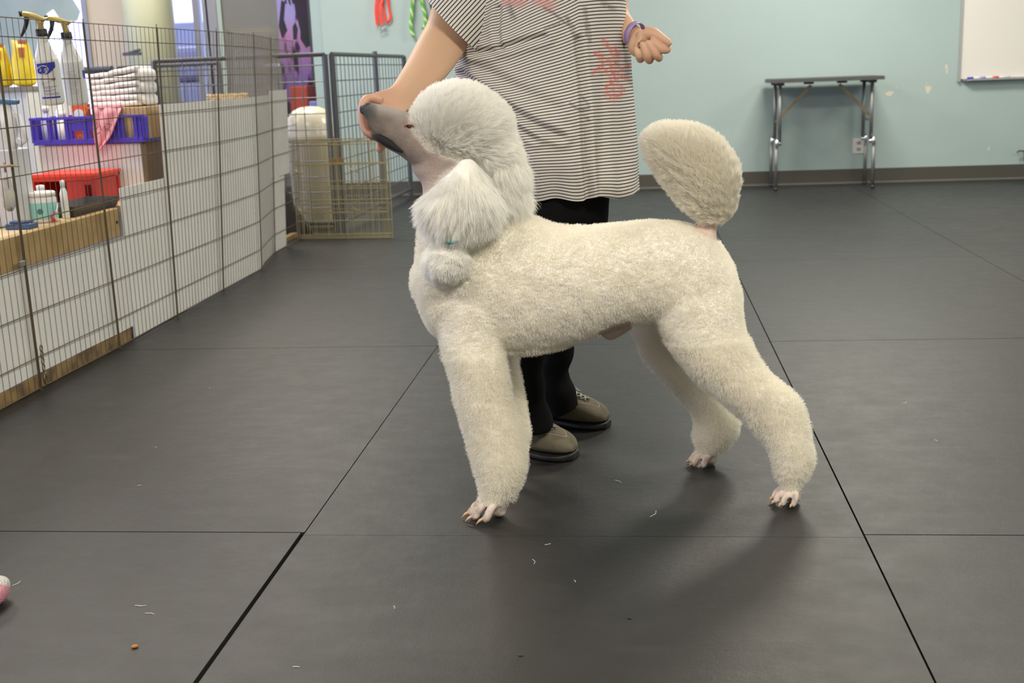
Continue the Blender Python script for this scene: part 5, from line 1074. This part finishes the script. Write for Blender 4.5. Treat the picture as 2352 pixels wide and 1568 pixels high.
rp = Nn.new('ShaderNodeValToRGB'); e = rp.color_ramp.elements; e[0].position = 0; e[0].color = (0.66, 0.62, 0.58, 1); e[1].position = .60; e[1].color = (0.66, 0.62, 0.58, 1)
for pos, c_ in ((.66, .03), (.92, .03)): x = e.new(pos); x.color = (c_, c_ * .85, c_ * .9, 1)
x = e.new(.98); x.color = (0.66, 0.62, 0.58, 1)
Ln.new(frc.outputs[0], rp.inputs['Fac'])
sp = Nn.new('ShaderNodeSeparateColor'); Ln.new(a2_.outputs['Color'], sp.inputs[0]); prev = rp.outputs['Color']
for ch, c_ in (('Red', (0.55, 0.07, 0.05, 1)), ('Green', (0.55, 0.22, 0.20, 1)), ('Blue', (0.05, 0.05, 0.06, 1))):
    mx = Nn.new('ShaderNodeMixRGB'); mx.inputs['Color2'].default_value = c_; Ln.new(sp.outputs[ch], mx.inputs['Fac']); Ln.new(prev, mx.inputs['Color1']); prev = mx.outputs['Color']
Ln.new(prev, bs.inputs['Base Color']); bs.inputs['Roughness'].default_value = .85
tun = mesh_obj('tunic', allv, allf, mt, PR, True); at = tun.data.attributes.new('stripe', 'FLOAT', 'POINT'); at.data.foreach_set('value', sall.astype(np.float32))
set_color(tun.data, 'print', np.stack([red * fr, pink * fr, drk * fr], 1)); sd = tun.modifiers.new('t', 'SOLIDIFY'); sd.thickness = .0025; sd.offset = -1
# trousers
b = MB()
loft(b, [SY(1165, 330, 1415, 330, .13, .66), SY(1180, 400, 1408, 400, .13, .66), SY(1190, 480, 1400, 480, .12, .66), SY(1195, 530, 1395, 530, .10, .66)], 32, 5, (.2, .3))
loft(b, [SY(1180, 470, 1320, 470, .085, .60), SY(1172, 620, 1290, 620, .075, .56), SY(1168, 740, 1262, 740, .066, .54), SY(1168, 830, 1250, 830, .062, .53), SY(1172, 900, 1252, 900, .060, .53), SY(1176, 950, 1264, 945, .064, .53), SY(1178, 990, 1270, 980, .068, .53)], 28, 6, (.0, .03))
loft(b, [SY(1240, 470, 1396, 470, .085, .72), SY(1240, 620, 1350, 620, .075, .75), SY(1240, 740, 1326, 740, .068, .76), SY(1236, 820, 1315, 815, .064, .76), SY(1238, 875, 1306, 868, .06, .76), SY(1244, 915, 1318, 895, .064, .76), SY(1250, 960, 1329, 928, .070, .755)], 28, 6, (.0, .03))
me = remesh(b, .0055, 3); co = coords(me); no = normals(me); px = proj(co)
d = .0035 * np.sin(co[:, 2] * 70 + vnoise(co, 12, 40)[:, 0] * 2.2) * np.clip((.35 - co[:, 2]) / .2, 0, 1) + vnoise(co, 25, 41)[:, 0] * .003
me.vertices.foreach_set('co', (co + no * d[:, None]).astype(np.float32).ravel()); me.update()
mtr = mat('black_fabric', (0.006, 0.006, 0.007), .95); mtr.node_tree.nodes['Principled BSDF'].inputs['Specular IOR Level'].default_value = .12; link('trousers', me, mtr, PR)
# shoes
M_SUEDE = mat('olive_suede', (0.145, 0.127, 0.084), .9, c2=(0.075, 0.064, 0.038), scale=26, thr=(.5, .75)); M_SOLE = mat('black_rubber_sole', (0.012, 0.012, 0.012), .5); M_LACE = mat('grey_lace', (0.36, 0.36, 0.34), .8); M_STITCH = mat('tan_stitch', (0.42, 0.36, 0.26), .8); M_SEAM = mat('dark_seam_suede', (0.10, 0.09, 0.06), .9)  # inner seam and eyelets in a darker suede
def shoe(toe, ang, flip):
    d = V(math.cos(ang), math.sin(ang), 0); w = V(-math.sin(ang), math.cos(ang), 0)
    L_ = .262
    def Q(u, v, z): return V(toe[0], toe[1], 0) + d * (u - L_) * .93 + w * v + V(0, 0, z)
    sh = bpy.data.objects.new('shoe', None); COL.objects.link(sh); sh.location = tuple(Q(.1, 0, 0)); set_parent(sh, PR)
    up = [(.006, .065, .032, .018), (.03, .088, .038, .016), (.075, .108, .042, .016), (.115, .108, .046, .016), (.15, .093, .050, .016), (.185, .078, .053, .016), (.22, .066, .051, .017), (.245, .052, .041, .019), (.260, .037, .022, .022)]
    mb = MB(); loft(mb, [(Q(u, 0, h_), Q(u, 0, b0), w * wd) for u, h_, wd, b0 in up], 32, 6, (.2, .3), .78); mb.build('upper', M_SUEDE, sh, True)
    mb = MB(); loft(mb, [(Q(u, 0, .020), Q(u, 0, .0), w * wd) for u, wd in ((.004, .030), (.03, .040), (.08, .041), (.12, .043), (.17, .053), (.21, .056), (.24, .046), (.263, .024))], 28, 6, (.2, .3), .45); mb.build('sole', M_SOLE, sh, True)
    def top(u, v, lift=.0015):
        us = [p[0] for p in up]; h_ = np.interp(u, us, [p[1] for p in up]); wd = np.interp(u, us, [p[2] for p in up]); b0 = .017; c_ = (h_ + b0) / 2; r = (h_ - b0) / 2; t = min(.99, abs(v) / wd)
        z = c_ + r * (1 - t ** (1 / .78 * 1)) ** .78 if t > 0 else h_
        z = c_ + r * max(0, 1 - t ** (2 / .78)) ** (.78 / 2)
        return Q(u, v, z + lift)
    mb = MB(); mb.tube([top(.150 + .085 * (1 - (v / .0475) ** 2), v, .0004) for v in np.linspace(-.0470, .0470, 26)], .0011, 5); mb.build('toe_seam', M_STITCH, sh, True)
    mb = MB(); mb.tube([top(.130 + .072 * (1 - (v / .026) ** 2), v, .0004) for v in np.linspace(-.026, .026, 18)], .0014, 5); mb.build('lace_stay_seam', M_SEAM, sh, True)
    for k in range(4):
        u = .142 + k * .014; mb = MB(); vv = .017 - k * .001
        mb.tube([top(u, -vv, .002), top(u + .006, 0, .005), top(u + .012, vv, .002)], .0026, 6); mb.tube([top(u + .012, -vv, .002), top(u + .006, 0, .0055), top(u, vv, .002)], .0026, 6); mb.build('lace', M_LACE, sh, True)
    mb = MB(); mb.tube([top(.140, 0, .006), top(.144, -.018, .012), top(.160, -.030, .004), top(.154, -.012, .008), top(.140, 0, .006), top(.146, .018, .012), top(.160, .030, .004), top(.154, .012, .008), top(.140, 0, .006)], .0024, 6); mb.build('lace_bow', M_LACE, sh, True)
    for k in range(3):
        for sgn in (-1, 1): MB().lathe([(.0024, 0), (.0024, .001)], top(.146 + k * .015, sgn * .021, .0002), 10).build('eyelet', M_SEAM, sh)
t1 = onZ(1321, 1043, 0.012); shoe((t1[0], t1[1] - .0), math.radians(-22), 1)
t2 = onZ(1396, 972, 0.012); shoe((t2[0], t2[1]), math.radians(-20), 1)
